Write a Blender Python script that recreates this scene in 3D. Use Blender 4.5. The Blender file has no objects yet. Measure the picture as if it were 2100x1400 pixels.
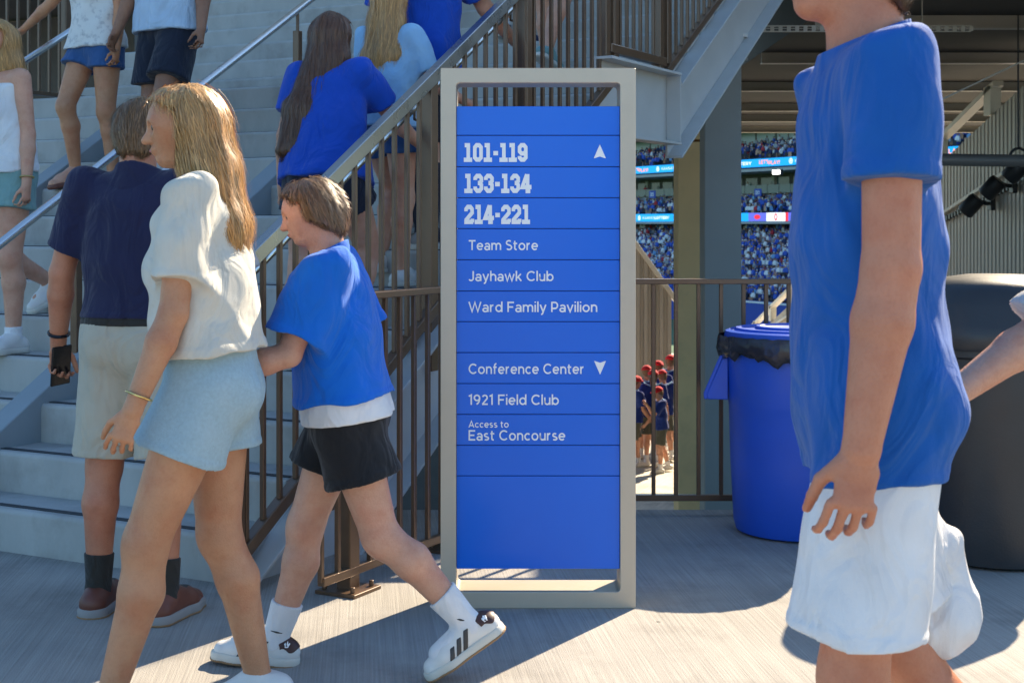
import bpy, bmesh, math, random
import numpy as np
from mathutils import Vector, Matrix

random.seed(7)
np.random.seed(7)
SC = bpy.context.scene
COL = SC.collection
R = math.radians

# ---------------------------------------------------------------- camera, sky, sun, exposure
F_PX, EYE, HORIZON = 2972.6, 1.314, 460.0          # focal length in photo pixels, eye height, horizon row
cam_d = bpy.data.cameras.new('camera')
cam = bpy.data.objects.new('camera', cam_d)
COL.objects.link(cam)
cam.location = (0, 0, EYE)
cam.rotation_euler = (R(90), 0, 0)
cam_d.sensor_width = 36
cam_d.lens = F_PX / 2100 * 36
cam_d.shift_y = -(700 - HORIZON) / 2100
cam_d.clip_start = 0.1
cam_d.clip_end = 2000
cam_d.dof.use_dof = True
cam_d.dof.focus_distance = 5.0
cam_d.dof.aperture_fstop = 11.0
SC.camera = cam

SUN_EL, SUN_AZ = R(36), R(32.5)                       # azimuth from +Y towards +X
SUN_DIR = Vector((math.sin(SUN_AZ) * math.cos(SUN_EL), math.cos(SUN_AZ) * math.cos(SUN_EL), math.sin(SUN_EL)))
world = bpy.data.worlds.new('World')
SC.world = world
world.use_nodes = True
wn = world.node_tree.nodes
wl = world.node_tree.links
for n in list(wn):
    wn.remove(n)
wo = wn.new('ShaderNodeOutputWorld')
wb = wn.new('ShaderNodeBackground')
ws = wn.new('ShaderNodeTexSky')
ws.sky_type = 'NISHITA'
ws.sun_disc = False
ws.sun_elevation = SUN_EL
ws.sun_rotation = SUN_AZ
ws.air_density = 1.0
ws.dust_density = 0.8
ws.ozone_density = 2.5
wb.inputs['Strength'].default_value = 0.092
wt = wn.new('ShaderNodeMix'); wt.data_type = 'RGBA'; wt.blend_type = 'MULTIPLY'; wt.inputs[0].default_value = 1
wt.inputs[7].default_value = (.80, .97, 1.04, 1)          # deep clear blue of the photograph's sky light
wl.new(ws.outputs[0], wt.inputs[6])
wl.new(wt.outputs[2], wb.inputs['Color'])
wl.new(wb.outputs[0], wo.inputs['Surface'])
sun_d = bpy.data.lights.new('sun', 'SUN')
sun_d.energy = 4.4
sun_d.angle = R(0.53)
sun_d.color = (1.0, 0.83, 0.60)
sun = bpy.data.objects.new('sun', sun_d)
COL.objects.link(sun)
sun.location = SUN_DIR * 60
sun.rotation_euler = (-SUN_DIR).to_track_quat('-Z', 'Y').to_euler()

SC.view_settings.view_transform = 'Standard'
SC.view_settings.look = 'None'
SC.view_settings.exposure = 1.62
SC.view_settings.gamma = 1.0
SC.view_settings.use_curve_mapping = False
SC.cycles.max_bounces = 8
SC.cycles.diffuse_bounces = 5
SC.cycles.glossy_bounces = 3
SC.cycles.caustics_reflective = False
SC.cycles.caustics_refractive = False
SC.cycles.use_denoising = True

# ---------------------------------------------------------------- helpers
def at(px, py, Y):
    """world point at distance Y for a photo pixel (2100 x 1400)"""
    return Vector(((px - 1050) / F_PX * Y, Y, EYE - (py - HORIZON) / F_PX * Y))

def lin(r, g, b):
    f = lambda v: (v / 255 / 12.92) if v / 255 <= .04045 else ((v / 255 + .055) / 1.055) ** 2.4
    return (f(r), f(g), f(b))

def tag(o, label=None, cat=None, group=None, kind=None):
    if label: o['label'] = label
    if cat: o['category'] = cat
    if group: o['group'] = group
    if kind: o['kind'] = kind
    return o

def empty(name, loc=(0, 0, 0), rz=0.0, label=None, cat=None, group=None):
    o = bpy.data.objects.new(name, None)
    o.empty_display_size = .1
    COL.objects.link(o)
    o.location = loc
    o.rotation_euler = (0, 0, rz)
    return tag(o, label, cat, group)

def link(name, me, m=None, parent=None, loc=None, rz=None):
    if m is not None and not me.materials:
        me.materials.append(m)
    o = bpy.data.objects.new(name, me)
    COL.objects.link(o)
    if parent is not None: o.parent = parent
    if loc is not None: o.location = loc
    if rz is not None: o.rotation_euler = (0, 0, rz)
    return o

class MB:
    """collects simple solids into one mesh"""
    def __init__(self):
        self.v, self.f = [], []
    def add(self, vs, fs):
        n = len(self.v)
        self.v += [tuple(p) for p in vs]
        self.f += [tuple(i + n for i in q) for q in fs]
        return self
    def box(self, x0, x1, y0, y1, z0, z1):
        vs = [(x, y, z) for z in (z0, z1) for y in (y0, y1) for x in (x0, x1)]
        return self.add(vs, [(0, 2, 3, 1), (4, 5, 7, 6), (0, 1, 5, 4), (2, 6, 7, 3), (0, 4, 6, 2), (1, 3, 7, 5)])
    def beam(self, a, b, w, h, up=(0, 0, 1)):
        a, b = Vector(a), Vector(b)
        d = (b - a).normalized()
        side = d.cross(Vector(up))
        if side.length < 1e-5: side = d.cross(Vector((0, 1, 0)))
        side.normalize()
        u = side.cross(d).normalized()
        vs = [p + side * (sx * w / 2) + u * (sz * h / 2) for p in (a, b) for sx, sz in ((-1, -1), (1, -1), (1, 1), (-1, 1))]
        return self.add(vs, [(3, 2, 1, 0), (4, 5, 6, 7), (0, 1, 5, 4), (1, 2, 6, 5), (2, 3, 7, 6), (3, 0, 4, 7)])
    def tube(self, pts, r, n=12, cap=True):
        pts = [Vector(p) for p in pts]
        rs = r if isinstance(r, (list, tuple)) else [r] * len(pts)
        base = len(self.v)
        prev = None
        for i, p in enumerate(pts):
            d = (pts[min(i + 1, len(pts) - 1)] - pts[max(i - 1, 0)]).normalized()
            s = d.cross(Vector((0, 0, 1)))
            if s.length < 1e-3: s = d.cross(Vector((1, 0, 0)))
            s.normalize()
            if prev is not None:
                s = (prev - d * prev.dot(d)).normalized()
            prev = s
            t = d.cross(s)
            for k in range(n):
                a = 2 * math.pi * k / n
                self.v.append(tuple(p + (s * math.cos(a) + t * math.sin(a)) * rs[i]))
        for i in range(len(pts) - 1):
            for k in range(n):
                a0 = base + i * n + k; a1 = base + i * n + (k + 1) % n
                self.f.append((a0, a1, a1 + n, a0 + n))
        if cap:
            self.f.append(tuple(base + k for k in range(n))[::-1])
            self.f.append(tuple(base + (len(pts) - 1) * n + k for k in range(n)))
        return self
    def lathe(self, prof, n=48, c=(0, 0, 0)):
        base = len(self.v)
        for r, z in prof:
            for k in range(n):
                a = 2 * math.pi * k / n
                self.v.append((c[0] + r * math.cos(a), c[1] + r * math.sin(a), c[2] + z))
        for i in range(len(prof) - 1):
            for k in range(n):
                a0 = base + i * n + k; a1 = base + i * n + (k + 1) % n
                self.f.append((a0, a1, a1 + n, a0 + n))
        return self
    def prism(self, poly, p0, ex, ey, ez, depth):
        """poly in (ex, ey) coordinates, extruded along ez by depth"""
        p0, ex, ey, ez = Vector(p0), Vector(ex), Vector(ey), Vector(ez)
        n = len(poly)
        vs = [p0 + ex * a + ey * b for a, b in poly] + [p0 + ex * a + ey * b + ez * depth for a, b in poly]
        fs = [tuple(range(n))[::-1], tuple(range(n, 2 * n))] + [(i, (i + 1) % n, n + (i + 1) % n, n + i) for i in range(n)]
        return self.add(vs, fs)
    def mesh(self, name, bevel=0, seg=2, smooth=False, fix=True):
        me = bpy.data.meshes.new(name)
        me.from_pydata(self.v, [], self.f)
        bm = bmesh.new(); bm.from_mesh(me)
        if fix: bmesh.ops.recalc_face_normals(bm, faces=bm.faces)
        if bevel:
            es = [e for e in bm.edges if len(e.link_faces) == 2 and e.calc_face_angle(0) > .5]
            bmesh.ops.bevel(bm, geom=es, offset=bevel, segments=seg, profile=.5, affect='EDGES', clamp_overlap=True)
        if smooth:
            for f in bm.faces: f.smooth = True
            for e in bm.edges:
                if len(e.link_faces) == 2 and e.calc_face_angle(0) > .7: e.smooth = False
        bm.to_mesh(me); bm.free()
        return me
    def build(self, name, m, parent=None, loc=None, rz=None, **k):
        return link(name, self.mesh(name, **k), m, parent, loc, rz)

# ---------------------------------------------------------------- materials
def mat(name, col, rough=.6, metal=0.0, var=.12, vscale=6.0, bump=0.0, bscale=60.0, spec=.5, stretch=None,
        sheen=0.0, dirt=0.0, dirt_col=(.08, .07, .06), dscale=3.0, coat=0.0, sss=0.0, coords='Object', rvar=.1, rnd=False, isl=0.0, mottle=None):
    m = bpy.data.materials.new(name)
    m.use_nodes = True
    nt = m.node_tree; N = nt.nodes; K = nt.links
    p = N['Principled BSDF']
    p.inputs['Metallic'].default_value = metal
    p.inputs['Specular IOR Level'].default_value = spec
    p.inputs['Sheen Weight'].default_value = sheen
    p.inputs['Coat Weight'].default_value = coat
    p.inputs['Coat Roughness'].default_value = .15
    if sss:
        p.inputs['Subsurface Weight'].default_value = sss
        p.inputs['Subsurface Radius'].default_value = (.012, .004, .002)
        p.inputs['Subsurface Scale'].default_value = 1.0
    tc = N.new('ShaderNodeTexCoord')
    src = tc.outputs[coords]
    if rnd:
        oi = N.new('ShaderNodeObjectInfo'); ml = N.new('ShaderNodeMath'); ml.operation = 'MULTIPLY'; ml.inputs[1].default_value = 37.0
        K.new(oi.outputs['Random'], ml.inputs[0]); va = N.new('ShaderNodeVectorMath'); va.operation = 'ADD'
        K.new(src, va.inputs[0]); K.new(ml.outputs[0], va.inputs[1]); src = va.outputs[0]
    if stretch:
        mp = N.new('ShaderNodeMapping'); mp.inputs['Scale'].default_value = stretch
        K.new(src, mp.inputs[0]); ssrc = mp.outputs[0]
    else:
        ssrc = src
    nz = N.new('ShaderNodeTexNoise'); nz.inputs['Scale'].default_value = vscale; nz.inputs['Detail'].default_value = 6
    K.new(ssrc, nz.inputs['Vector'])
    mr = N.new('ShaderNodeMapRange'); mr.inputs[1].default_value = .25; mr.inputs[2].default_value = .75
    mr.inputs[3].default_value = 1 - var; mr.inputs[4].default_value = 1 + var
    K.new(nz.outputs[0], mr.inputs[0])
    mx = N.new('ShaderNodeMix'); mx.data_type = 'RGBA'; mx.blend_type = 'MULTIPLY'; mx.inputs[0].default_value = 1
    mx.inputs[6].default_value = (*col, 1)
    K.new(mr.outputs[0], mx.inputs[7])
    out = mx.outputs[2]
    if dirt:
        dn = N.new('ShaderNodeTexNoise'); dn.inputs['Scale'].default_value = dscale; dn.inputs['Detail'].default_value = 8
        dn.inputs['Roughness'].default_value = .65
        K.new(src, dn.inputs['Vector'])
        dr = N.new('ShaderNodeMapRange'); dr.inputs[1].default_value = .5; dr.inputs[2].default_value = .75
        dr.inputs[3].default_value = 0; dr.inputs[4].default_value = dirt
        K.new(dn.outputs[0], dr.inputs[0])
        m2 = N.new('ShaderNodeMix'); m2.data_type = 'RGBA'
        K.new(dr.outputs[0], m2.inputs[0]); K.new(out, m2.inputs[6]); m2.inputs[7].default_value = (*dirt_col, 1)
        out = m2.outputs[2]
    if mottle:
        for sc_m, lo_, colm in mottle:
            mn = N.new('ShaderNodeTexNoise'); mn.inputs['Scale'].default_value = sc_m; mn.inputs['Detail'].default_value = 5
            K.new(src, mn.inputs['Vector'])
            mg = N.new('ShaderNodeMapRange'); mg.inputs[1].default_value = .48; mg.inputs[2].default_value = .70
            mg.inputs[3].default_value = 0; mg.inputs[4].default_value = lo_
            K.new(mn.outputs[0], mg.inputs[0])
            m3 = N.new('ShaderNodeMix'); m3.data_type = 'RGBA'; m3.blend_type = 'MULTIPLY'
            K.new(mg.outputs[0], m3.inputs[0]); K.new(out, m3.inputs[6]); m3.inputs[7].default_value = (*colm, 1); out = m3.outputs[2]
    if isl:
        ge = N.new('ShaderNodeNewGeometry'); ir = N.new('ShaderNodeMapRange'); ir.inputs[3].default_value = 1 - isl; ir.inputs[4].default_value = 1 + isl
        K.new(ge.outputs['Random Per Island'], ir.inputs[0])
        m4 = N.new('ShaderNodeMix'); m4.data_type = 'RGBA'; m4.blend_type = 'MULTIPLY'; m4.inputs[0].default_value = 1
        K.new(out, m4.inputs[6]); K.new(ir.outputs[0], m4.inputs[7]); out = m4.outputs[2]
    K.new(out, p.inputs['Base Color'])
    rr = N.new('ShaderNodeMapRange'); rr.inputs[3].default_value = max(rough - rvar, .03); rr.inputs[4].default_value = min(rough + rvar, 1)
    K.new(nz.outputs[0], rr.inputs[0]); K.new(rr.outputs[0], p.inputs['Roughness'])
    if bump:
        bn = N.new('ShaderNodeTexNoise'); bn.inputs['Scale'].default_value = bscale; bn.inputs['Detail'].default_value = 4
        K.new(ssrc, bn.inputs['Vector'])
        bp = N.new('ShaderNodeBump'); bp.inputs['Strength'].default_value = bump; bp.inputs['Distance'].default_value = .01
        K.new(bn.outputs[0], bp.inputs['Height']); K.new(bp.outputs[0], p.inputs['Normal'])
    return m

def emit_mat(name, col, strength):
    m = bpy.data.materials.new(name); m.use_nodes = True
    p = m.node_tree.nodes['Principled BSDF']
    p.inputs['Base Color'].default_value = (*[c * .3 for c in col], 1)
    p.inputs['Emission Color'].default_value = (*col, 1)
    p.inputs['Emission Strength'].default_value = strength
    p.inputs['Roughness'].default_value = .4
    return m

def fabric(name, col, var=.10, rough=.85, bump=.25, folds=.55):
    m = mat(name, col, rough=rough, var=var, vscale=9, bump=bump, bscale=450, spec=.25, sheen=.15, rvar=.05)
    nt = m.node_tree; N = nt.nodes; K = nt.links; p = N['Principled BSDF']
    old = p.inputs['Normal'].links[0].from_node
    tc = N.new('ShaderNodeTexCoord')
    mp = N.new('ShaderNodeMapping'); mp.inputs['Scale'].default_value = (1, 1, .6); mp.inputs['Rotation'].default_value = (.5, .4, .3)
    K.new(tc.outputs['Object'], mp.inputs[0])
    fo_ = N.new('ShaderNodeTexNoise'); fo_.inputs['Scale'].default_value = 8; fo_.inputs['Detail'].default_value = 2.5; fo_.inputs['Distortion'].default_value = 1.8
    K.new(mp.outputs[0], fo_.inputs['Vector'])
    b2 = N.new('ShaderNodeBump'); b2.inputs['Strength'].default_value = folds; b2.inputs['Distance'].default_value = .045
    K.new(fo_.outputs[0], b2.inputs['Height']); K.new(b2.outputs[0], old.inputs['Normal'])
    return m

def broom_concrete(name, col, ang):
    m = mat(name, col, rough=.85, var=.18, vscale=1.6, dirt=.5, dirt_col=(.13, .12, .105), dscale=2.2, spec=.3)
    nt = m.node_tree; N = nt.nodes; K = nt.links; p = N['Principled BSDF']
    tc = N.new('ShaderNodeTexCoord')
    mp = N.new('ShaderNodeMapping'); mp.inputs['Rotation'].default_value = (0, 0, ang)
    K.new(tc.outputs['Object'], mp.inputs[0])
    m2 = N.new('ShaderNodeMapping'); m2.inputs['Scale'].default_value = (150, 1.6, 1)
    K.new(mp.outputs[0], m2.inputs[0])
    nz = N.new('ShaderNodeTexNoise'); nz.inputs['Scale'].default_value = 1.0; nz.inputs['Detail'].default_value = 3
    K.new(m2.outputs[0], nz.inputs['Vector'])
    m3 = N.new('ShaderNodeMapping'); m3.inputs['Scale'].default_value = (26, .5, 1)
    K.new(mp.outputs[0], m3.inputs[0])
    nw = N.new('ShaderNodeTexNoise'); nw.inputs['Scale'].default_value = 1.0; nw.inputs['Detail'].default_value = 4
    K.new(m3.outputs[0], nw.inputs['Vector'])
    fine = N.new('ShaderNodeTexNoise'); fine.inputs['Scale'].default_value = 260
    K.new(tc.outputs['Object'], fine.inputs['Vector'])
    old = p.inputs['Base Color'].links[0].from_socket
    def mul(a, nodeout, lo, hi, f0=.3, f1=.7):
        r = N.new('ShaderNodeMapRange'); r.inputs[1].default_value = f0; r.inputs[2].default_value = f1
        r.inputs[3].default_value = lo; r.inputs[4].default_value = hi
        K.new(nodeout, r.inputs[0])
        x = N.new('ShaderNodeMix'); x.data_type = 'RGBA'; x.blend_type = 'MULTIPLY'; x.inputs[0].default_value = 1
        K.new(a, x.inputs[6]); K.new(r.outputs[0], x.inputs[7])
        return x.outputs[2]
    c = mul(old, nz.outputs[0], .84, 1.10)
    c = mul(c, nw.outputs[0], .93, 1.06)
    c = mul(c, fine.outputs[0], .9, 1.08)
    # small dark spots and drips
    vo = N.new('ShaderNodeTexVoronoi'); vo.inputs['Scale'].default_value = 2.3; vo.inputs['Randomness'].default_value = 1
    K.new(tc.outputs['Object'], vo.inputs['Vector'])
    c = mul(c, vo.outputs['Distance'], .35, 1.0, .018, .03)
    K.new(c, p.inputs['Base Color'])
    ad = N.new('ShaderNodeMath'); ad.operation = 'ADD'
    K.new(nz.outputs[0], ad.inputs[0]); K.new(fine.outputs[0], ad.inputs[1])
    bp = N.new('ShaderNodeBump'); bp.inputs['Strength'].default_value = .55; bp.inputs['Distance'].default_value = .004
    K.new(ad.outputs[0], bp.inputs['Height']); K.new(bp.outputs[0], p.inputs['Normal'])
    return m

M = {}
M['deck'] = broom_concrete('deck_concrete', (.345, .325, .295), R(-6))
M['low_floor'] = broom_concrete('lower_concrete', (.60, .55, .46), R(20))
M['step'] = mat('step_concrete', (.43, .425, .40), rough=.85, var=.13, vscale=5, bump=.35, bscale=60, dirt=.55, dirt_col=(.20, .18, .155), dscale=3, spec=.3, stretch=(1, 1, .35), rnd=True)
M['grip'] = mat('grip_strip', (.045, .05, .055), rough=.8, bump=.6, bscale=200)
M['curb'] = mat('painted_curb', (.27, .31, .33), rough=.6, var=.08, bump=.1, dirt=.2, dirt_col=(.18, .18, .18))
M['steel'] = mat('painted_steel', (.46, .465, .455), rough=.42, var=.07, vscale=4, dirt=.2, dirt_col=(.30, .28, .25), dscale=5)
M['bronze'] = mat('bronze_paint', (.135, .078, .044), rough=.34, metal=.3, var=.12, vscale=12, coat=.15)
M['rail'] = mat('rail_metal', (.33, .32, .31), rough=.28, metal=.9, var=.08, vscale=6)
M['stainless'] = mat('stainless', (.62, .62, .60), rough=.24, metal=1, var=.04, vscale=20, stretch=(1, 1, 1))
M['frame'] = mat('satin_champagne', (.52, .455, .36), rough=.40, metal=.25, var=.035, vscale=3, bump=.03, bscale=900, dirt=.12, dirt_col=(.3, .27, .22), dscale=9)
M['panel'] = mat('blue_panel', (.0015, .145, .74), rough=.24, var=.04, vscale=2, spec=.4, bump=.01, bscale=300, rvar=.05)
M['white'] = mat('white_print', (.90, .90, .90), rough=.5, var=.02)
M['bin_blue'] = mat('blue_plastic', (.012, .085, .52), rough=.42, var=.08, vscale=4, bump=.06, bscale=120, dirt=.4, dirt_col=(.06, .12, .40), mottle=((2.5, .35, (.6, .65, .75)),))
M['bin_black'] = mat('charcoal_plastic', (.022, .025, .03), rough=.38, var=.15, bump=.06, bscale=120)
M['bag'] = mat('bin_liner', (.022, .024, .034), rough=.22, var=.2, bump=.7, bscale=22)
M['column'] = mat('column_concrete', (.29, .31, .31), rough=.7, var=.08, vscale=3, bump=.08, dirt=.2, dirt_col=(.2, .21, .21))
M['tan'] = mat('tan_pier', (.86, .60, .30), rough=.75, var=.07, vscale=2.5, bump=.08, dirt=.25, dirt_col=(.33, .26, .17))
M['wall_metal'] = mat('corrugated_metal', (.40, .37, .33), rough=.5, metal=.1, var=.06, vscale=2)
M['wall_right'] = mat('corrugated_grey', (.44, .41, .36), rough=.5, metal=.1, var=.06, vscale=2)
M['cap'] = mat('wall_cap', (.62, .58, .50), rough=.45, var=.04)
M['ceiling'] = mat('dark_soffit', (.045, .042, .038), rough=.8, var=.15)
M['flange'] = mat('joist_flange', (.42, .39, .34), rough=.5, var=.05)
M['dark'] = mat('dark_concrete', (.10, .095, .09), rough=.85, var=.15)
M['fixture'] = mat('black_fixture', (.02, .02, .022), rough=.45)
M['duct'] = mat('grey_duct', (.16, .155, .15), rough=.5, metal=.2)
M['white_paint'] = mat('white_paint', (.75, .75, .74), rough=.5)
# ---------------------------------------------------------------- ground
def ground():
    mb = MB(); mb.box(-60, 60, -60, 6.68, -.32, 0)
    tag(mb.build('deck_floor', M['deck']), kind='structure')
    mb = MB(); mb.box(-60, 30, 6.9, 44, -2.9, -2.6)
    tag(mb.build('lower_concourse', M['low_floor']), kind='structure')
    mb = MB(); mb.add([(-1500, -1500, -8.3), (1500, -1500, -8.3), (1500, 1500, -8.3), (-1500, 1500, -8.3)], [(0, 1, 2, 3)])
    tag(mb.build('field_ground', mat('turf', (.05, .12, .05), rough=.9, var=.2, vscale=.3)), kind='structure')
ground()

# ---------------------------------------------------------------- staircase: s runs to the right, c runs up the flight
SA = 0.4859
UX, UY = math.cos(SA), -math.sin(SA)
NX, NY = math.sin(SA), math.cos(SA)
S0, C0 = -5.8, 4.2
def sc(s, c, z=0): return Vector((UX * s + NX * c, UY * s + NY * c, z))
def ls(s, c, z=0): return Vector((s - S0, c - C0, z))
RISE, RUN = .17, .28
LAND_C, LAND_Z, F2 = C0 + 12 * RUN, 13 * RISE, 8.45
def zn(c):                                   # nosing line of the whole stair
    if c <= LAND_C: return RISE + (c - C0) * RISE / RUN
    if c <= F2 - RUN: return LAND_Z
    return LAND_Z + RISE + (c - F2) * RISE / RUN

stair = empty('staircase', sc(S0, C0), -SA, 'grey concrete staircase climbing away behind the blue directory sign', 'staircase')
SL, SR = -8.4, -3.34
def step_mesh(depth, w):
    mb = MB()
    mb.prism([(0, -RISE - .02), (0, -.012), (.012, 0), (depth, 0), (depth, -.06), (.10, -RISE - .02)], (0, 0, 0), (0, 1, 0), (0, 0, 1), (1, 0, 0), w)
    return mb.mesh('step', bevel=.006)
def grip_mesh(w):
    mb = MB(); mb.box(.02, w - .02, .045, .078, -.004, .004)
    return mb.mesh('grip_strip')
st_me, gr_me = step_mesh(RUN + .03, SR - SL), grip_mesh(SR - SL)
for k in range(1, 30):
    if k == 13:
        mb = MB()
        mb.prism([(0, -RISE - .02), (0, -.012), (.012, 0), (F2 - LAND_C + .03, 0), (F2 - LAND_C + .03, -.2), (.10, -RISE - .05)], (0, 0, 0), (0, 1, 0), (0, 0, 1), (1, 0, 0), SR - SL)
        o = mb.build('landing', M['step'], stair, ls(SL, LAND_C, LAND_Z), bevel=.006)
    else:
        c = C0 + (k - 1) * RUN if k < 13 else F2 + (k - 14) * RUN
        o = link('step', st_me, M['step'], stair, ls(SL, c, k * RISE))
    link('grip_strip', gr_me, M['grip'], o)
# sloping divider curbs between the lanes
def slope_prism(s0, s1, c0, c1, lo, hi, extra=None):
    mb = MB()
    pts = [(c0, zn(c0) + lo), (c1, zn(c1) + lo), (c1, zn(c1) + hi), (c0, zn(c0) + hi)]
    mb.prism(pts, (s0 - S0, -C0, 0), (0, 1, 0), (0, 0, 1), (1, 0, 0), s1 - s0)
    return mb
slope_prism(-5.03, -4.90, 3.93, LAND_C + .05, -.32, .055).build('divider_curb', M['curb'], stair, bevel=.006)
slope_prism(-6.75, -6.62, 3.93, LAND_C + .05, -.32, .055).build('divider_curb', M['curb'], stair, bevel=.006)
# steel channel stringers on the right side
def stringer(c0, c1, top, bot, s=SR):
    z0, z1 = zn(c0), zn(c1)
    if c0 > LAND_C: z0 = LAND_Z + RISE + (c0 - F2) * RISE / RUN
    mb = MB()
    mb.prism([(c0, z0 + bot), (c1, z1 + bot), (c1, z1 + top), (c0, z0 + top)], (s - S0, -C0, 0), (0, 1, 0), (0, 0, 1), (1, 0, 0), .014)
    for e in (top, bot):
        sg = -1 if e == top else 1
        mb.prism([(c0, z0 + e), (c1, z1 + e), (c1, z1 + e + sg * .016), (c0, z0 + e + sg * .016)], (s + .014 - S0, -C0, 0), (0, 1, 0), (0, 0, 1), (1, 0, 0), .10)
    return mb
stringer(3.98, LAND_C - .28, -.11, -.56).build('stringer', M['steel'], stair, bevel=.002)
stringer(F2 - .10, F2 + 4.4, -.14, -.60).build('stringer', M['steel'], stair, bevel=.002)
mb = MB()
a, b = LAND_C - .27, F2 - .11
zt = LAND_Z + .03
mb.box(SR - S0, SR + .014 - S0, a - C0, b - C0, zt - .44, zt)
mb.box(SR + .014 - S0, SR + .114 - S0, a - C0, b - C0, zt - .016, zt)
mb.box(SR + .014 - S0, SR + .114 - S0, a - C0, b - C0, zt - .44, zt - .424)
mb.box(SR + .015 - S0, SR + .11 - S0, b - C0 - .014, b - C0 - .001, zt - .42, zt - .02)
mb.build('landing_beam', M['steel'], stair, bevel=.002)
# tread pans below the steps so the flight is closed from underneath
slope_prism(-8.4, SR - .01, C0 + .35, LAND_C, -.32, -.24).build('soffit_plate', M['steel'], stair)
slope_prism(-8.4, SR - .01, F2, F2 + 4.3, -.32, -.24).build('soffit_plate', M['steel'], stair)

# ---------------------------------------------------------------- guards with single pickets
def picket_mesh(h, t=.019):
    mb = MB(); mb.box(-t / 2, t / 2, -t / 2, t / 2, 0, h)
    return mb.mesh('picket', bevel=.002, seg=1)
gs = SR + .03
guard = empty('stair_railing', sc(gs, 4.3), -SA, 'brown metal stair railing with close pickets on the right edge of the stairs', 'railing')
def lg(c, z): return Vector((0, c - 4.3, z))
def grail(c0, c1, off, w, h, name):
    mb = MB(); mb.beam(lg(c0, zn(c0) + off), lg(c1, zn(c1) + off), w, h)
    return mb.build(name, M['rail'] if name == 'top_rail' else M['bronze'], guard, bevel=.004)
grail(4.12, LAND_C - .12, 1.0, .045, .058, 'top_rail')
grail(4.12, LAND_C - .12, -.03, .045, .05, 'bottom_rail')
zl = LAND_Z
mb = MB(); mb.beam(lg(LAND_C - .14, zl + .95), lg(F2 - .2, zl + .95), .05, .075); mb.build('top_rail', M['rail'], guard, bevel=.004)
mb = MB(); mb.beam(lg(LAND_C - .14, zl + .09), lg(F2 - .2, zl + .09), .045, .05); mb.build('bottom_rail', M['bronze'], guard, bevel=.004)
z2 = lambda c: LAND_Z + RISE + (c - F2) * RISE / RUN
mb = MB(); mb.beam(lg(F2 - .17, z2(F2 - .17) + 1.0), lg(F2 + 4.3, z2(F2 + 4.3) + 1.0), .05, .075); mb.build('top_rail', M['rail'], guard, bevel=.004)
mb = MB(); mb.beam(lg(F2 - .17, z2(F2 - .17) - .03), lg(F2 + 4.3, z2(F2 + 4.3) - .03), .045, .05); mb.build('bottom_rail', M['bronze'], guard, bevel=.004)
pk1, pk2, pk3 = picket_mesh(.985), picket_mesh(.82), picket_mesh(.99)
c = 4.2
while c < LAND_C - .2:
    link('picket', pk1, M['bronze'], guard, lg(c, zn(c) - .005)); c += .1
c = LAND_C - .08
while c < F2 - .24:
    link('picket', pk2, M['bronze'], guard, lg(c, zl + .11)); c += .1
c = F2 - .1
while c < F2 + 4.2:
    link('picket', pk3, M['bronze'], guard, lg(c, z2(c) - .005)); c += .1
for c in (4.15, 4.72, 5.51, 6.43):
    mb = MB(); mb.box(-.03, .03, -.03, .03, -.30, 1.0); mb.build('post', M['bronze'], guard, lg(c, zn(c)) - Vector((.015, 0, 0)), bevel=.004)
for c, z in ((LAND_C - .17, zl), (LAND_C - .05, zl), (F2 - .26, zl), (F2 - .14, zl + .05), (F2 + 1.2, z2(F2 + 1.2)), (F2 + 2.4, z2(F2 + 2.4))):
    mb = MB(); mb.box(-.03, .03, -.03, .03, .035, .99); mb.build('post', M['bronze'], guard, lg(c, z) - Vector((.015, 0, 0)), bevel=.004)
# stainless grab rail on the inner side of the guard
def tube_rail(name, s, pts, brackets, label):
    root = empty(name, sc(s, pts[0][0], 0), -SA, label, 'handrail')
    c00 = pts[0][0]
    mb = MB(); mb.tube([(0, c - c00, z) for c, z in pts], .021, 14)
    mb.build('rail_tube', M['stainless'], root, smooth=True)
    return root, c00
g2, c00 = tube_rail('handrail', gs - .11, [(c, zn(c) + .86) for c in (4.05, LAND_C - .3)] + [(F2 - .1, LAND_Z + .95 + .05), (F2 + 4.2, z2(F2 + 4.2) + .86)], None,
                    'stainless handrail bracketed to the inner side of the picket railing')
for c in (4.75, 5.54, 6.46, 9.5):
    z = (zn(c) if c < LAND_C else z2(c)) + .86
    mb = MB(); mb.tube([(0, c - c00, z - .018), (0, c - c00, z - .06), (.045, c - c00, z - .075), (.10, c - c00, z - .075)], .007, 8)
    mb.build('bracket', M['bronze'], g2, smooth=True)
# handrail on the divider curb
g3, c00 = tube_rail('handrail', -4.965, [(c, zn(c) + .83) for c in (3.9, 7.6)] + [(8.3, LAND_Z + .88), (F2 + .3, z2(F2 + .3) + .83), (F2 + 4, z2(F2 + 4) + .83)], None,
                    'stainless handrail on posts along the middle divider of the stairs')
for c in (5.04, 6.77, 8.0, 9.6):
    z = zn(c) if c < LAND_C else (LAND_Z if c < F2 else z2(c))
    mb = MB(); mb.box(-.02, .02, -.02, .02, .0, .66); p = mb.build('post', M['bronze'], g3, (0, c - c00, z + .03), bevel=.003)
    mb = MB(); mb.tube([(0, 0, .66), (0, 0, .80)], .010, 10); mb.build('post_neck', M['bronze'], p, smooth=True)
g4, c00 = tube_rail('handrail', -6.685, [(c, zn(c) + .83) for c in (4.6, 7.6)], None,
                    'stainless handrail on the far left divider of the stairs')
for c in (6.75,):
    mb = MB(); mb.box(-.02, .02, -.02, .02, .0, .66); p = mb.build('post', M['bronze'], g4, (0, c - c00, zn(c) + .03), bevel=.003)
    mb = MB(); mb.tube([(0, 0, .66), (0, 0, .80)], .010, 10); mb.build('post_neck', M['bronze'], p, smooth=True)
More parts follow.
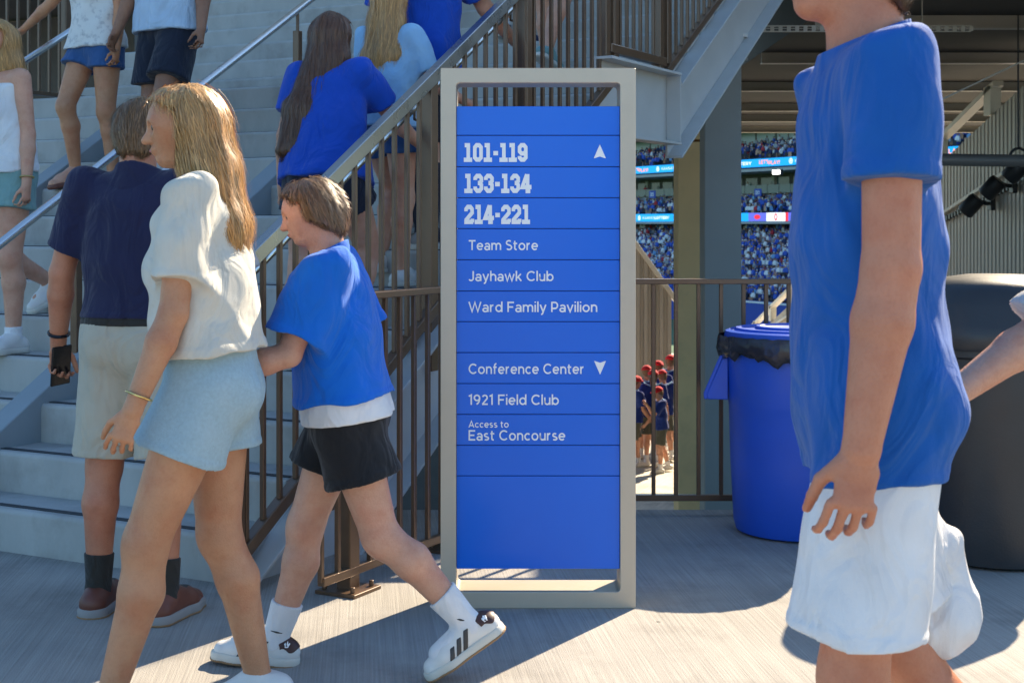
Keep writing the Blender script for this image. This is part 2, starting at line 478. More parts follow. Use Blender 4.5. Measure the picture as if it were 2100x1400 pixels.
# guard on the left side of the landing
lgd = empty('landing_railing', sc(-8.0, 7.2, LAND_Z), -SA, 'brown picket railing at the left end of the upper stair landing', 'railing')
for z, nm in ((.06, 'bottom_rail'), (1.05, 'top_rail')):
    mb = MB(); mb.beam((0, 0, z), (0, 1.0, z), .045, .03); mb.build(nm, M['bronze'], lgd, bevel=.003)
for i in range(10):
    link('picket', pk3, M['bronze'], lgd, (0, .05 + i * .1, .06))
mb = MB(); mb.box(-.03, .03, -.03, .03, 0, 1.08); mb.build('post', M['bronze'], lgd, (0, .82, 0), bevel=.003)

# level fence round the edge of the deck
fs = -2.93
fence = empty('deck_fence', sc(fs, 4.13), 0, 'waist high brown picket fence behind the directory sign at the deck edge', 'fence')
fo = sc(fs, 4.13)
c_corner = (6.58 - UY * fs) / NY
A = sc(fs, 4.13); B = sc(fs, c_corner); Cc = Vector((7.2, 6.58, 0))
dAB = (B - A).normalized()
def frail(p, q, z, w, h, name):
    mb = MB(); mb.beam(p - fo + Vector((0, 0, z)), q - fo + Vector((0, 0, z)), w, h); mb.build(name, M['bronze'], fence, bevel=.003)
frail(A, B, 1.055, .055, .026, 'top_rail'); frail(A, B, .075, .03, .03, 'bottom_rail')
frail(B + Vector((-.02, 0, 0)), Cc, 1.055, .055, .024, 'top_rail'); frail(B, Cc, .075, .028, .028, 'bottom_rail')
pf = picket_mesh(.972, .018)
L_ = (B - A).length; n = int(L_ / .102)
for i in range(n + 1):
    p = A + dAB * (i * .102) - fo
    o = link('picket', pf, M['bronze'], fence, (p.x, p.y, .075)); o.rotation_euler = (0, 0, -SA)
x0 = .6415
i = 0
x = x0 - .102 * 4
while x < 7.1:
    link('picket', pf, M['bronze'], fence, (x - fo.x, 6.58 - fo.y, .075)); x += .1022
for q in (A + dAB * .16, A + dAB * .90, B + Vector((1.9, 0, 0)), B + Vector((4.2, 0, 0))):
    p = q - fo
    mb = MB(); mb.box(-.03, .03, -.03, .03, .012, 1.03)
    o = mb.build('post', M['bronze'], fence, p + Vector((0, .035, 0)), -SA, bevel=.003)
    mb = MB(); mb.box(-.085, .085, -.085, .085, 0, .014)
    for sx in (-1, 1):
        for sy in (-1, 1):
            mb.tube([(sx * .06, sy * .06, .014), (sx * .06, sy * .06, .034)], .009, 6)
    mb.build('base_plate', M['bronze'], o, bevel=.0015, seg=1)

# ---------------------------------------------------------------- columns, overhead structure, walls
def piece(name, m, fn, parent=None, bevel=.004, **k):
    mb = MB(); fn(mb); return mb.build(name, m, parent, bevel=bevel, **k)

col_o = empty('support_column', (1.667, 11.6, -2.6), 0, 'blue grey square column behind the fence right of the sign', 'column')
piece('shaft', M['column'], lambda b: b.box(-.147, .147, -.147, .147, 0, 5.2), col_o, .012)
piece('cap_plate', M['column'], lambda b: b.box(-.19, .19, -.19, .19, 5.2, 5.225), col_o)
beam = empty('steel_beam', (1.45, 10.2, 2.6), 0, 'grey steel I beam end resting on top of the column', 'beam')
piece('bottom_flange', M['steel'], lambda b: b.box(-.21, .21, 0, 2.0, .03, .055), beam)
piece('web', M['steel'], lambda b: b.box(.08, .1, 0, 2.0, .057, .52), beam)
piece('top_flange', M['steel'], lambda b: b.box(-.21, .21, 0, 2.0, .522, .547), beam)
pier = empty('tan_pier', (1.85, 14.0, -2.6), 0, 'tan concrete pier left of the blue grey column', 'pier')
piece('shaft', M['tan'], lambda b: b.box(-.268, .30, -.2, .2, 0, 4.70), pier, .01)
piece('cap_block', M['tan'], lambda b: b.prism([(-.26, 0), (.3, 0), (.3, .36), (-.12, .36)], (0, -.2, 4.72), (1, 0, 0), (0, 0, 1), (0, 1, 0), .4), pier, .01)
piece('cap_block', M['tan'], lambda b: b.box(-.10, .3, -.2, .2, 5.10, 5.70), pier, .01)

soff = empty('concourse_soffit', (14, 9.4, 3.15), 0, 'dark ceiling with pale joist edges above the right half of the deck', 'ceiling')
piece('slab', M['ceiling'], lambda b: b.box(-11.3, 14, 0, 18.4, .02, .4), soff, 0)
fl = MB(); fl.box(-11.3, 14, -.06, .06, -.10, -.088); fl.box(-11.3, 14, -.006, .006, -.088, .02)
fl_me = fl.mesh('joist')
for Y in (12.9, 15.7, 18.95, 22.3, 24.6, 27.5):
    link('joist', fl_me, M['flange'], soff, (0, Y - 9.4, 0))
# perforated channel hung under the soffit
pc = empty('perforated_channel', at(1515, 66, 11.9), 0, 'pale perforated metal channel hung below the dark ceiling', 'channel')
mb = MB()
nslot, pitch = 28, .068
mb.box(0, nslot * pitch, -.02, .02, .045, .052); mb.box(0, nslot * pitch, -.02, .02, 0, .007)
mb.box(0, nslot * pitch, -.02, -.017, .0235, .0285)
for i in range(nslot + 1):
    mb.box(i * pitch - .016, i * pitch + .016, -.0205, -.0165, .006, .046)
mb.build('channel_strip', M['flange'], pc)
for x in (.1, 1.5):
    piece('hanger_rod', M['flange'], lambda b: b.box(x, x + .01, -.005, .005, .052, .26), pc, 0)

def corrugated(name, p0, p1, ztop, zbot, pitch, depth, m, label, cap_m, cap_h=.12, cap_w=.16, flip=1):
    """a ribbed sheet wall from p0 to p1 with a sloping top and a cap along it"""
    p0, p1 = Vector((*p0, 0)), Vector((*p1, 0))
    root = empty(name, (p0.x, p0.y, zbot), 0, label, 'wall')
    d = (p1 - p0); L = d.length; d.normalize(); nrm = Vector((-d.y, d.x, 0)) * flip
    n = int(L / pitch)
    prof = []
    for i in range(n):
        for f, h in ((0, 0), (.3, 0), (.42, 1), (.88, 1)):
            prof.append(((i + f) * pitch, h * depth))
    seg = 40 * 4
    for k0 in range(0, len(prof) - 1, seg):
        ps = prof[k0:k0 + seg + 1]
        vs, fsx = [], []
        for a, h in ps:
            q = d * a + nrm * h
            vs += [(q.x, q.y, 0), (q.x, q.y, ztop(a) - zbot)]
        for i in range(len(ps) - 1):
            fsx.append((2 * i, 2 * i + 2, 2 * i + 3, 2 * i + 1))
        mb = MB(); mb.add(vs, fsx); mb.build('panel', m, root, fix=False)
    mb = MB()
    a0, a1 = d * 0, d * L
    mb.beam(a0 + nrm * depth * .5 + Vector((0, 0, ztop(0) - zbot + cap_h / 2)), a1 + nrm * depth * .5 + Vector((0, 0, ztop(L) - zbot + cap_h / 2)), cap_w, cap_h)
    mb.build('cap_rail', cap_m, root, bevel=.01)
    return root, d, nrm, L
zt0 = EYE - 45 * 29 / F_PX
sl = -(107 * 29 / F_PX) / (77 * 29 / F_PX)
corrugated('corrugated_wall', (-3.0, 29.0), (3.35, 29.3), lambda a: max(zt0 + sl * (a - 5.49), -2.5) if a > 5.2 else zt0 + sl * (5.2 - 5.49), -2.6, .16, -.05, M['wall_metal'],
          'tan corrugated metal wall with a sloping top behind the red capped group', M['cap'])
for o in COL.objects:
    if o.name == 'cap_rail':
        bpy.data.objects.remove(o)
        break
cw = bpy.data.objects['corrugated_wall']
mb = MB()
q0 = Vector((5.2, .24, zt0 + sl * (5.2 - 5.49) + 2.6)); q1 = Vector((6.37, .30, zt0 + sl * (6.37 - 5.49) + 2.6))
mb.beam(q0 + Vector((0, -.03, .04)), q1 + Vector((0, -.03, .04)), .2, .09); mb.beam(Vector((0, -.03, q0.z + .045)), q0 + Vector((0, -.03, .045)), .2, .09)
mb.build('cap_rail', M['cap'], cw, bevel=.008)
WX = 5.5
rt = lambda y: min(2.46 - .235 * (y - 17.03), 3.12)
root_r, *_ = corrugated('corrugated_wall', (WX, 9.4), (WX, 34), lambda a: rt(a + 9.4), -2.6, .13, .011, M['wall_right'],
          'grey corrugated side wall on the right carrying black floodlights', M['cap'], .05, .12)
for z in (.30,):
    mb = MB(); mb.beam((0, 16.4 - 9.4, rt(16.4) + 2.6 + z), (0, 34 - 9.4, rt(34) + 2.6 + z), .12, .06); mb.build('upper_rail', M['cap'], root_r)
mbp = MB(); mbp.box(-.06, .06, -.12, .12, 0, .33)
pm = mbp.mesh('rail_post')
for i in range(9):
    y = 16.6 + i * 2.0
    link('rail_post', pm, M['cap'], root_r, (0, y - 9.4, rt(y) + 2.6))
# floodlights on the right wall
def floodlight(px, py, label):
    Y = (WX - .3) * F_PX / (px - 1050)
    p = at(px, py, Y)
    root = empty('floodlight', p, 0, label, 'floodlight', 'floodlights on the corrugated wall')
    mb = MB(); mb.lathe([(.0, -.12), (.08, -.12), (.095, -.10), (.095, .08), (.08, .11), (.0, .11)], 24)
    h = mb.build('lamp_head', M['fixture'], root, smooth=True); h.rotation_euler = (R(20), R(38), 0)
    mb = MB(); mb.tube([(.06, 0, .06), (.16, 0, .02), (.245, 0, .02)], .022, 10); mb.build('arm', M['fixture'], root, smooth=True)
    mb = MB(); mb.box(.20, .252, -.07, .07, -.06, .09); mb.build('wall_bracket', M['fixture'], root, bevel=.008)
floodlight(1992, 421, 'lowest of the three black floodlights on the corrugated wall')
floodlight(2035, 385, 'middle black floodlight of the three on the corrugated wall')
floodlight(2083, 350, 'topmost black floodlight on the wall beside the hanging pipe')
mb = MB()
pts = []
for i in range(25):
    px = 1850 + i * 10; py = 489 - (px - 1850) * .5
    Y = (WX - .06) * F_PX / (px - 1050); pts.append(at(px, py, Y))
mb.tube(pts, .010, 6)
for i in range(40):
    t = i / 40; y = pts[0].y + (pts[-1].y - pts[0].y) * t; z = pts[0].z + (pts[-1].z - pts[0].z) * t
    mb.box(WX - .075, WX - .045, y - .03, y + .03, z - .055, z)
tag(mb.build('cable_string', M['fixture']), 'thin black cable with clips running along the grey wall', 'cable')
# pipe on a ring hanger
pp = at(1860, 327, 12.6)
pipe = empty('ceiling_pipe', (2.9, 12.6, pp.z), 0, 'grey pipe hung level in front of the right wall', 'pipe')
mb = MB(); mb.tube([(0, 0, .01), (1.3, 0, -.01), (2.6, 0, -.025)], .054, 18); mb.build('pipe_run', M['duct'], pipe, smooth=True)
hx = (2088 - 1050) / F_PX * 12.6 - 2.9
mb = MB(); mb.tube([(hx, math.cos(a) * 0, 0) if 0 else (hx + .075 * math.cos(a), -.01, -.02 + .075 * math.sin(a) + .04) for a in [i * 2 * math.pi / 20 for i in range(21)]], .012, 8, cap=False)
mb.build('ring_hanger', M['fixture'], pipe, smooth=True)
mb = MB(); mb.tube([(hx, 0, .09), (hx, 0, 3.13 - pp.z)], .008, 8); mb.build('hanger_rod', M['fixture'], pipe, smooth=True)
mb = MB(); mb.tube([at(1900, 219, 11.5), at(2135, 108, 11.5)], .007, 6)
tag(mb.build('brace_rod', M['flange']), 'thin pale rod slanting across the dark ceiling at upper right', 'rod')

# upper concourse, with a stand added above the frame to shade the stairs
up = empty('upper_shade_stand', sc(-14, 12.9, 4.9), -SA, 'upper concourse with unseen stand added to shade the staircase', 'building')
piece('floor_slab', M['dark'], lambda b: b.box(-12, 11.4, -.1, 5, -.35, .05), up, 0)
piece('stair_shade_wall', M['wall_right'], lambda b: b.box(-16, 11.85, .9, 1.3, .3, 12), up, 0)  # unseen wall, its right end placed to set the shadow edge
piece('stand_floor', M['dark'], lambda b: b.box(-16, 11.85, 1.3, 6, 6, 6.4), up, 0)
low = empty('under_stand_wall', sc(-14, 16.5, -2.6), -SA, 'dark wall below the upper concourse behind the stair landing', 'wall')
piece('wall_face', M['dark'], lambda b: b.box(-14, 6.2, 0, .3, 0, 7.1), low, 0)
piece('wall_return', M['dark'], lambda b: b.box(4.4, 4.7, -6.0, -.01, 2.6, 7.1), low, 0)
# ---------------------------------------------------------------- lettering
def arc(cx, cy, rx, ry, a0, a1, n=14):
    return [(cx + rx * math.cos(R(a0 + (a1 - a0) * i / n)), cy + ry * math.sin(R(a0 + (a1 - a0) * i / n))) for i in range(n + 1)]
def ell(cx, cy, rx, ry): return ('o', arc(cx, cy, rx, ry, 0, 360, 28)[:-1])
X = .72
G = {
 'T': (.74, [[(0, .935), (.74, .935)], [(.37, 1), (.37, 0)]]),
 'e': (.66, [[(.045, .365), (.655, .365)], arc(.33, .36, .285, .30, 3, 318, 24)]),
 'a': (.60, [[(.54, 0), (.54, .44)], arc(.30, .44, .24, .225, 0, 150, 14), ell(.28, .205, .235, .165)]),
 'm': (1.04, [[(.06, 0), (.06, X)], arc(.29, .42, .23, .245, 180, 0) + [(.52, 0)], arc(.75, .42, .23, .245, 180, 0) + [(.98, 0)]]),
 'n': (.62, [[(.06, 0), (.06, X)], arc(.31, .42, .25, .245, 180, 0) + [(.56, 0)]]),
 'h': (.62, [[(.06, 0), (.06, 1.03)], arc(.31, .42, .25, .245, 180, 0) + [(.56, 0)]]),
 'u': (.62, [[(.56, X), (.56, 0)], [(.06, X), (.06, .28)] + arc(.31, .30, .25, .245, 180, 360)]),
 'r': (.40, [[(.06, 0), (.06, X)], arc(.34, .36, .28, .305, 180, 88)]),
 'S': (.66, [arc(.33, .735, .265, .205, 42, 268, 16) + arc(.33, .275, .28, .22, 88, -142, 16)]),
 's': (.54, [arc(.27, .515, .20, .145, 45, 262, 12) + arc(.27, .195, .215, .14, 82, -140, 12)]),
 't': (.42, [[(.15, .92), (.15, .22)] + arc(.30, .20, .15, .145, 180, 290, 8), [(0, .66), (.40, .66)]]),
 'o': (.70, [ell(.35, .36, .295, .30)]),
 'c': (.60, [arc(.33, .36, .28, .30, 45, 315, 20)]),
 'J': (.56, [[(.47, 1), (.47, .30)] + arc(.245, .29, .225, .235, 0, -150, 14)]),
 'y': (.62, [[(.03, X), (.315, .02)], [(.59, X), (.30, -.05)] + arc(.14, -.03, .16, .19, -10, -100, 6)]),
 'w': (.98, [[(.03, X), (.255, .03), (.49, .70), (.725, .03), (.95, X)]]),
 'k': (.60, [[(.06, 0), (.06, 1.03)], [(.53, X), (.06, .25)], [(.24, .41), (.57, 0)]]),
 'C': (.88, [arc(.49, .5, .425, .435, 43, 317, 26)]),
 'l': (.12, [[(.06, 0), (.06, 1.03)]]),
 'b': (.70, [[(.06, 0), (.06, 1.03)], ell(.36, .36, .285, .30)]),
 'd': (.70, [[(.64, 0), (.64, 1.03)], ell(.34, .36, .285, .30)]),
 'W': (1.26, [[(.03, 1), (.34, .04), (.63, .95), (.92, .04), (1.23, 1)]]),
 'F': (.66, [[(.065, 0), (.065, 1)], [(.0, .935), (.66, .935)], [(.065, .49), (.58, .49)]]),
 'E': (.70, [[(.065, 0), (.065, 1)], [(.0, .935), (.68, .935)], [(.065, .50), (.60, .50)], [(.0, .065), (.69, .065)]]),
 'P': (.70, [[(.065, 0), (.065, 1)], [(.065, .935), (.37, .935)] + arc(.37, .64, .265, .295, 90, -90, 14) + [(.065, .345)]]),
 'i': (.12, [[(.06, 0), (.06, X)], [(.06, .89), (.06, 1.02)]]),
 'v': (.62, [[(.03, X), (.31, .03), (.59, X)]]),
 'f': (.40, [[(.15, 0), (.15, .76)] + arc(.32, .80, .17, .18, 180, 80, 8), [(0, .66), (.37, .66)]]),
 'A': (.86, [[(.04, 0), (.43, .97), (.82, 0)], [(.18, .29), (.68, .29)]]),
 '1': (.36, [[(.01, .83), (.26, .96), (.26, 0)]]),
 '9': (.68, [ell(.33, .68, .265, .26), arc(.20, .62, .40, .56, 8, -78, 14)]),
 '2': (.62, [arc(.30, .70, .235, .235, 160, -32, 14) + [(.05, .065)], [(.02, .065), (.60, .065)]]),
 ' ': (.22, []),
}
def oct_(x0, x1, y0, y1, k=.12, closed=True):
    p = [(x0 + k, y0), (x1 - k, y0), (x1, y0 + k), (x1, y1 - k), (x1 - k, y1), (x0 + k, y1), (x0, y1 - k), (x0, y0 + k)]
    return ('o', p) if closed else p
BW = .24
D = {
 '0': (.66, [oct_(.12, .54, .10, .90)]),
 '1': (.56, [[(.30, 0), (.30, .92)], [(.06, .90), (.42, .90)], [(0, .09), (.56, .09)]]),
 '9': (.66, [oct_(.12, .54, .44, .90), [(.54, .55), (.54, .22), (.42, .10), (.24, .10), (.12, .22), (.12, .30)]]),
 '3': (.66, [[(.12, .68), (.12, .78), (.24, .90), (.42, .90), (.54, .78), (.54, .62), (.43, .52), (.30, .52)],
             [(.30, .52), (.43, .52), (.54, .41), (.54, .22), (.42, .10), (.24, .10), (.12, .22), (.12, .33)]]),
 '4': (.72, [[(.46, 0), (.46, 1)], [(.40, .98), (.10, .30), (.72, .30)], [(.32, .09), (.64, .09)]]),
 '2': (.66, [[(.12, .66), (.12, .78), (.24, .90), (.42, .90), (.54, .78), (.54, .58), (.13, .20), (.13, .10)], [(0, .09), (.62, .09)], [(.56, .06), (.56, .26)]]),
 '-': (.38, [[(.03, .46), (.35, .46)]]),
}
def ribbon(mb, pts, w, z0, th, closed=False):
    P = [Vector((a, b, 0)) for a, b in pts]
    n = len(P)
    Lp, Rp = [], []
    for i in range(n):
        p = P[i]
        if closed: a, b = P[i - 1], P[(i + 1) % n]
        else: a, b = P[max(i - 1, 0)], P[min(i + 1, n - 1)]
        d1 = (p - a); d2 = (b - p)
        if d1.length < 1e-6: d1 = d2
        if d2.length < 1e-6: d2 = d1
        d1 = d1.normalized(); d2 = d2.normalized()
        t = (d1 + d2)
        t = d1 if t.length < 1e-6 else t.normalized()
        nn = Vector((-t.y, t.x, 0))
        k = w / 2 / max(.45, nn.dot(Vector((-d1.y, d1.x, 0))))
        Lp.append(p + nn * k); Rp.append(p - nn * k)
    vs = []
    for l, r in zip(Lp, Rp):
        vs += [(l.x, l.y, z0), (r.x, r.y, z0), (l.x, l.y, z0 + th), (r.x, r.y, z0 + th)]
    fs = []
    m = n if closed else n - 1
    for i in range(m):
        a, b = 4 * i, 4 * ((i + 1) % n)
        fs += [(a + 2, a + 3, b + 3, b + 2), (a, a + 2, b + 2, b), (a + 1, b + 1, b + 3, a + 3)]
    if not closed:
        fs += [(0, 1, 3, 2), (4 * (n - 1), 4 * (n - 1) + 2, 4 * (n - 1) + 3, 4 * (n - 1) + 1)]
    mb.add(vs, fs)
def write(text, glyphs, w, gap, height, width=None):
    """returns (MB with letters in the x-y plane, raised along z, total width)"""
    mb = MB(); x = 0; k = 0
    for ch in text:
        adv, strokes = glyphs[ch]
        for s in strokes:
            closed = isinstance(s, tuple)
            pts = s[1] if closed else s
            ribbon(mb, [(x + a, b) for a, b in pts], w, 0, .0012 / height + (k % 7) * .00004 / height, closed)
            k += 1
        x += adv + gap
    x -= gap
    sx = (width / x) if width else height
    mb.v = [(a * sx, b * height, c * height) for a, b, c in mb.v]
    return mb

# ---------------------------------------------------------------- directory sign
SY = F_PX * EYE / (1247 - HORIZON)                  # distance of its front face
SP = F_PX / SY                                       # photo pixels per metre there
def sx_(px): return (px - 1050) / SP
def sz_(py): return EYE - (py - HORIZON) / SP
X0, X1 = sx_(903.5), sx_(1304)
DEP = .17
sign = empty('directory_sign', ((X0 + X1) / 2, SY + DEP / 2, 0), 0, 'tall free standing blue directory sign in a champagne metal frame', 'sign')
so = sign.location
def frame_mesh():
    bm = bmesh.new()
    w, h = X1 - X0, sz_(140)
    ix0, ix1, iz0, iz1 = -w / 2 + 32 / SP, w / 2 - 32 / SP, sz_(1213), sz_(170)
    def loop(x0, x1, z0, z1, r, n):
        pts = []
        for cx, cz, a0 in ((x1 - r, z1 - r, 0), (x0 + r, z1 - r, 90), (x0 + r, z0 + r, 180), (x1 - r, z0 + r, 270)):
            for i in range(n + 1):
                a = R(a0 + 90 * i / n); pts.append((cx + r * math.cos(a), cz + r * math.sin(a)))
        return pts
    o = loop(-w / 2, w / 2, 0, h, .004, 4); i_ = loop(ix0, ix1, iz0, iz1, .012, 4)
    n = len(o)
    V = {}
    for key, pts in (('o', o), ('i', i_)):
        for side, y in (('f', -DEP / 2), ('b', DEP / 2)):
            V[key + side] = [bm.verts.new((x, y, z)) for x, z in pts]
    for k in range(n):
        j = (k + 1) % n
        bm.faces.new((V['of'][k], V['of'][j], V['if'][j], V['if'][k]))
        bm.faces.new((V['ob'][k], V['ib'][k], V['ib'][j], V['ob'][j]))
        bm.faces.new((V['of'][k], V['ob'][k], V['ob'][j], V['of'][j]))
        bm.faces.new((V['if'][k], V['if'][j], V['ib'][j], V['ib'][k]))
    bmesh.ops.recalc_face_normals(bm, faces=bm.faces)
    es = [e for e in bm.edges if len(e.link_faces) == 2 and e.calc_face_angle(0) > 1.2]
    bmesh.ops.bevel(bm, geom=es, offset=.0025, segments=2, profile=.5, affect='EDGES')
    for f in bm.faces: f.smooth = False
    me = bpy.data.meshes.new('frame'); bm.to_mesh(me); bm.free()
    return me
link('frame', frame_mesh(), M['frame'], sign)
ys = [217, 277.5, 342, 405.7, 469, 533, 597, 660, 723.4, 787, 850.3, 913.6, 976.5, 1168]
PXL, PXR = sx_(936) - so.x, sx_(1271.5) - so.x
rows = {1: ('101-119', D, 951, 1082, 294, 331), 2: ('133-134', D, 952, 1090, 357, 395), 3: ('214-221', D, 952, 1087, 420.5, 458.5),
        4: ('Team Store', G, 961, 1103, 492.5, 513), 5: ('Jayhawk Club', G, 961, 1135, 556, 576.5), 6: ('Ward Family Pavilion', G, 961, 1225, 619, 640),
        8: ('Conference Center', G, 961, 1198, 746, 767), 9: ('1921 Field Club', G, 961, 1146, 809.5, 830.5), 10: ('East Concourse', G, 961, 1159, 882.5, 903.5)}
arrow = [(0, 1), (.41, .02), (.36, 0), (0, .13), (-.36, 0), (-.41, .02)]
for i in range(13):
    z1, z0 = sz_(ys[i]) - .0012, sz_(ys[i + 1]) + .0012
    yf = -DEP / 2 + .012
    mb = MB(); mb.box(PXL, PXR, 0, .10, 0, z1 - z0)
    p = mb.build('panel', M['panel'], sign, (0, yf, z0), bevel=.0012, seg=1)
    def letter(text, g, xa, xb, ya, yb, nm):
        hgt = (yb - ya) / SP
        mbl = write(text, g, BW if g is D else .152, .06 if g is D else (.15), hgt, (xb - xa) / SP)
        o = mbl.build(nm, M['white'], p, (sx_(xa) - so.x, -.0004, sz_(yb) - z0), fix=True)
        o.rotation_euler = (R(90), 0, 0)
    if i in rows:
        t, g, xa, xb, ya, yb = rows[i]
        letter(t, g, xa, xb, ya, yb, 'lettering')
    if i == 10: letter('Access to', G, 961, 1043, 863.5, 877, 'lettering')
    if i in (1, 8):
        cx, ya, yb = (1230.5, 296, 324.5) if i == 1 else (1231, 740.5, 768.5)
        hh = (yb - ya) / SP
        sgn = 1 if i == 1 else -1
        base = sz_(yb) if sgn > 0 else sz_(ya)
        mb = MB(); mb.prism([(a * hh * 1.05, b * hh * sgn) for a, b in arrow], (0, 0, 0), (1, 0, 0), (0, 0, 1), (0, -1, 0), .0014)
        mb.build('arrow', M['white'], p, (sx_(cx) - so.x, -.0004, base - z0))
mb = MB(); mb.box(PXL + .004, PXR - .004, .008, .09, sz_(1166), sz_(219))
mb.build('panel_core', M['dark'], sign, (0, -DEP / 2 + .012, 0))

# ---------------------------------------------------------------- waste bins
def blue_bin():
    c = Vector((1.236, 6.22, 0))
    root = empty('waste_bin', c, 0, 'round blue plastic waste bin with black liner standing by the fence', 'bin')
    mb = MB(); mb.lathe([(0, .012), (.235, .0), (.272, .012), (.283, .05), (.296, .30), (.303, .545), (.306, .552), (.306, .56), (.309, .57), (.316, .78), (.326, .785), (.326, .80), (.30, .80)], 64)
    mb.build('body', M['bin_blue'], root, smooth=True)
    mb = MB()
    prof = [(.334, .775), (.342, .79), (.342, .835), (.336, .858), (.318, .864), (.312, .858), (.296, .858), (.288, .872), (.270, .873), (.262, .865), (.205, .866), (.196, .879), (.18, .880), (.172, .874), (.0, .876)]
    mb.lathe([(r * .945, z) for r, z in prof], 64); mb.build('lid', M['bin_blue'], root, smooth=True)
    # gathered liner under the lid
    mb = MB(); n = 96; rng = random.Random(3)
    rowsz = [.842, .828, .805, .782, .762, .748]
    vs, fs_ = [], []
    lows = [rng.uniform(-.018, .012) + .012 * math.sin(k * .35) for k in range(n)]
    for j, z in enumerate(rowsz):
        for k in range(n):
            a = 2 * math.pi * k / n
            r = .335 + (.008, .016, .019, .017, .010, .003)[j] + rng.uniform(-.004, .004) + .003 * math.sin(k * 1.9 + j)
            vs.append((r * math.cos(a), r * math.sin(a), z + (lows[k] if j > 3 else 0) + rng.uniform(-.003, .003)))
    for j in range(len(rowsz) - 1):
        for k in range(n):
            fs_.append((j * n + k, (j + 1) * n + k, (j + 1) * n + (k + 1) % n, j * n + (k + 1) % n))
    mb.add(vs, fs_); mb.tube([(.20, -.26, .75), (.215, -.29, .70), (.205, -.30, .66)], [.03, .022, .006], 8)
    mb.build('liner', M['bag'], root, smooth=True)
    for s, a in ((-1, 0), (1, 0)):
        mb = MB()
        # flared pull handle: sloped outer plate with two side cheeks
        mb.prism([(s * .318, .755), (s * .335, .755), (s * .405, .592), (s * .402, .566), (s * .388, .566), (s * .388, .588)], (0, -.10, 0), (1, 0, 0), (0, 0, 1), (0, 1, 0), .20)
        for y in (-.10, .088):
            mb.prism([(s * .300, .745), (s * .322, .745), (s * .392, .585), (s * .386, .566), (s * .300, .566)], (0, y, 0), (1, 0, 0), (0, 0, 1), (0, 1, 0), .012)
        h = mb.build('handle', M['bin_blue'], root, bevel=.004); h.rotation_euler = (0, 0, R(-12 if s < 0 else 0))
blue_bin()
def black_bin():
    c = Vector((1.92, 5.75, 0))
    root = empty('waste_bin', c, 0, 'dark charcoal waste bin with a domed lid at the right edge', 'bin')
    mb = MB(); mb.lathe([(0, .01), (.25, .0), (.285, .015), (.30, .30), (.315, .60), (.32, .80), (.335, .81), (.335, .835), (.32, .84)], 64)
    mb.build('body', M['bin_black'], root, smooth=True)
    mb = MB(); mb.lathe([(.345, .835), (.352, .845), (.352, .90), (.340, .93), (.318, 1.0), (.295, 1.055), (.27, 1.085), (.22, 1.10), (.12, 1.115), (0, 1.118)], 64)
    d = mb.build('dome_lid', M['bin_black'], root, smooth=True)
black_bin()

# ---------------------------------------------------------------- far stand across the field
FO, FRZ = Vector((20.26, 140, 0)), R(-62.15)
zf = lambda y, k=20.6: EYE - (y - HORIZON) / k
A0, A1 = -95, 70
stand = empty('far_stand', (FO.x, FO.y, -8.3), FRZ, 'distant stadium stand full of people seen past the column', 'building')
zb = -8.3
M['seat'] = mat('stand_seating', (.035, .05, .10), rough=.7, var=.3, vscale=.8)
M['stand_conc'] = mat('stand_concrete', (.42, .41, .39), rough=.8, var=.1, vscale=.4)
M['glass'] = mat('window_glass', (.08, .14, .14), rough=.12, var=.2, vscale=.3)
M['bluewall'] = mat('field_wall_blue', (.02, .06, .35), rough=.6)
def tier(name, b0, z0, rows_, run, rise, m):
    mb = MB()
    pts = []
    for i in range(rows_):
        pts += [(b0 + i * run, z0 + i * rise), (b0 + (i + 1) * run, z0 + i * rise)]
    pts += [(b0 + rows_ * run, z0 - 1.0), (b0, z0 - 1.0)]
    pts = pts[:1] + pts[1:]
    mb.prism(pts, (A0, 0, -zb), (0, 1, 0), (0, 0, 1), (1, 0, 0), A1 - A0)
    return mb.build(name, m, stand)
Z1 = zf(612); NR1, RU1 = 21, .82
RI1 = (zf(482, 19.6) - Z1) / NR1
tier('lower_seating', 0, Z1, NR1, RU1, RI1, M['seat'])
piece('field_wall', M['bluewall'], lambda b: b.box(A0, A1, -.3, -.02, 0, Z1 - zb + .25), stand, 0)
piece('wall_padding_edge', M['white_paint'], lambda b: b.box(A0, A1, -.34, -.30, Z1 - zb + .05, Z1 - zb + .22), stand, 0)
bb = NR1 * RU1
piece('back_wall', M['dark'], lambda b: b.box(A0, A1, bb + 3, bb + 3.4, 0, zf(258, 19) + 1 - zb), stand, 0)
piece('second_tier_slab', M['stand_conc'], lambda b: b.box(A0, A1, bb - 3.0, bb + 3, zf(459, 19.8) - zb, zf(456, 19.8) - zb + .1), stand, 0)
Z2 = zf(436, 19.8)
tier('second_tier_seating', bb - 2.9, Z2 - .2, 7, .7, (zf(408, 19.6) - Z2) / 7, M['seat'])
zsu0, zsu1 = zf(412, 19.4), zf(392, 19.4)
piece('suite_parapet', M['stand_conc'], lambda b: b.box(A0, A1, bb + 1.9, bb + 2.2, zsu0 - zb, zsu1 - zb), stand, 0)
piece('suite_slab', M['stand_conc'], lambda b: b.box(A0, A1, bb - 3.0, bb + 3, zf(347, 19.6) - zb, zf(341, 19.6) - zb), stand, 0)
wm = MB(); wm.box(-1.1, 1.1, 0, .06, 0, zf(356, 19.4) - zf(392, 19.4)); wme = wm.mesh('window')
i = 0
a = -45
while a < A1 - 2:
    link('window', wme, M['glass'], stand, (a, bb + 2.92, zsu1 - zb))
    if i % 3 == 0:
        piece('pier', M['stand_conc'], lambda b: b.box(a + 1.2, a + 1.7, bb + 2.6, bb + 2.99, zsu1 - zb, zf(352, 19.5) - zb), stand, 0)
    a += 2.9; i += 1
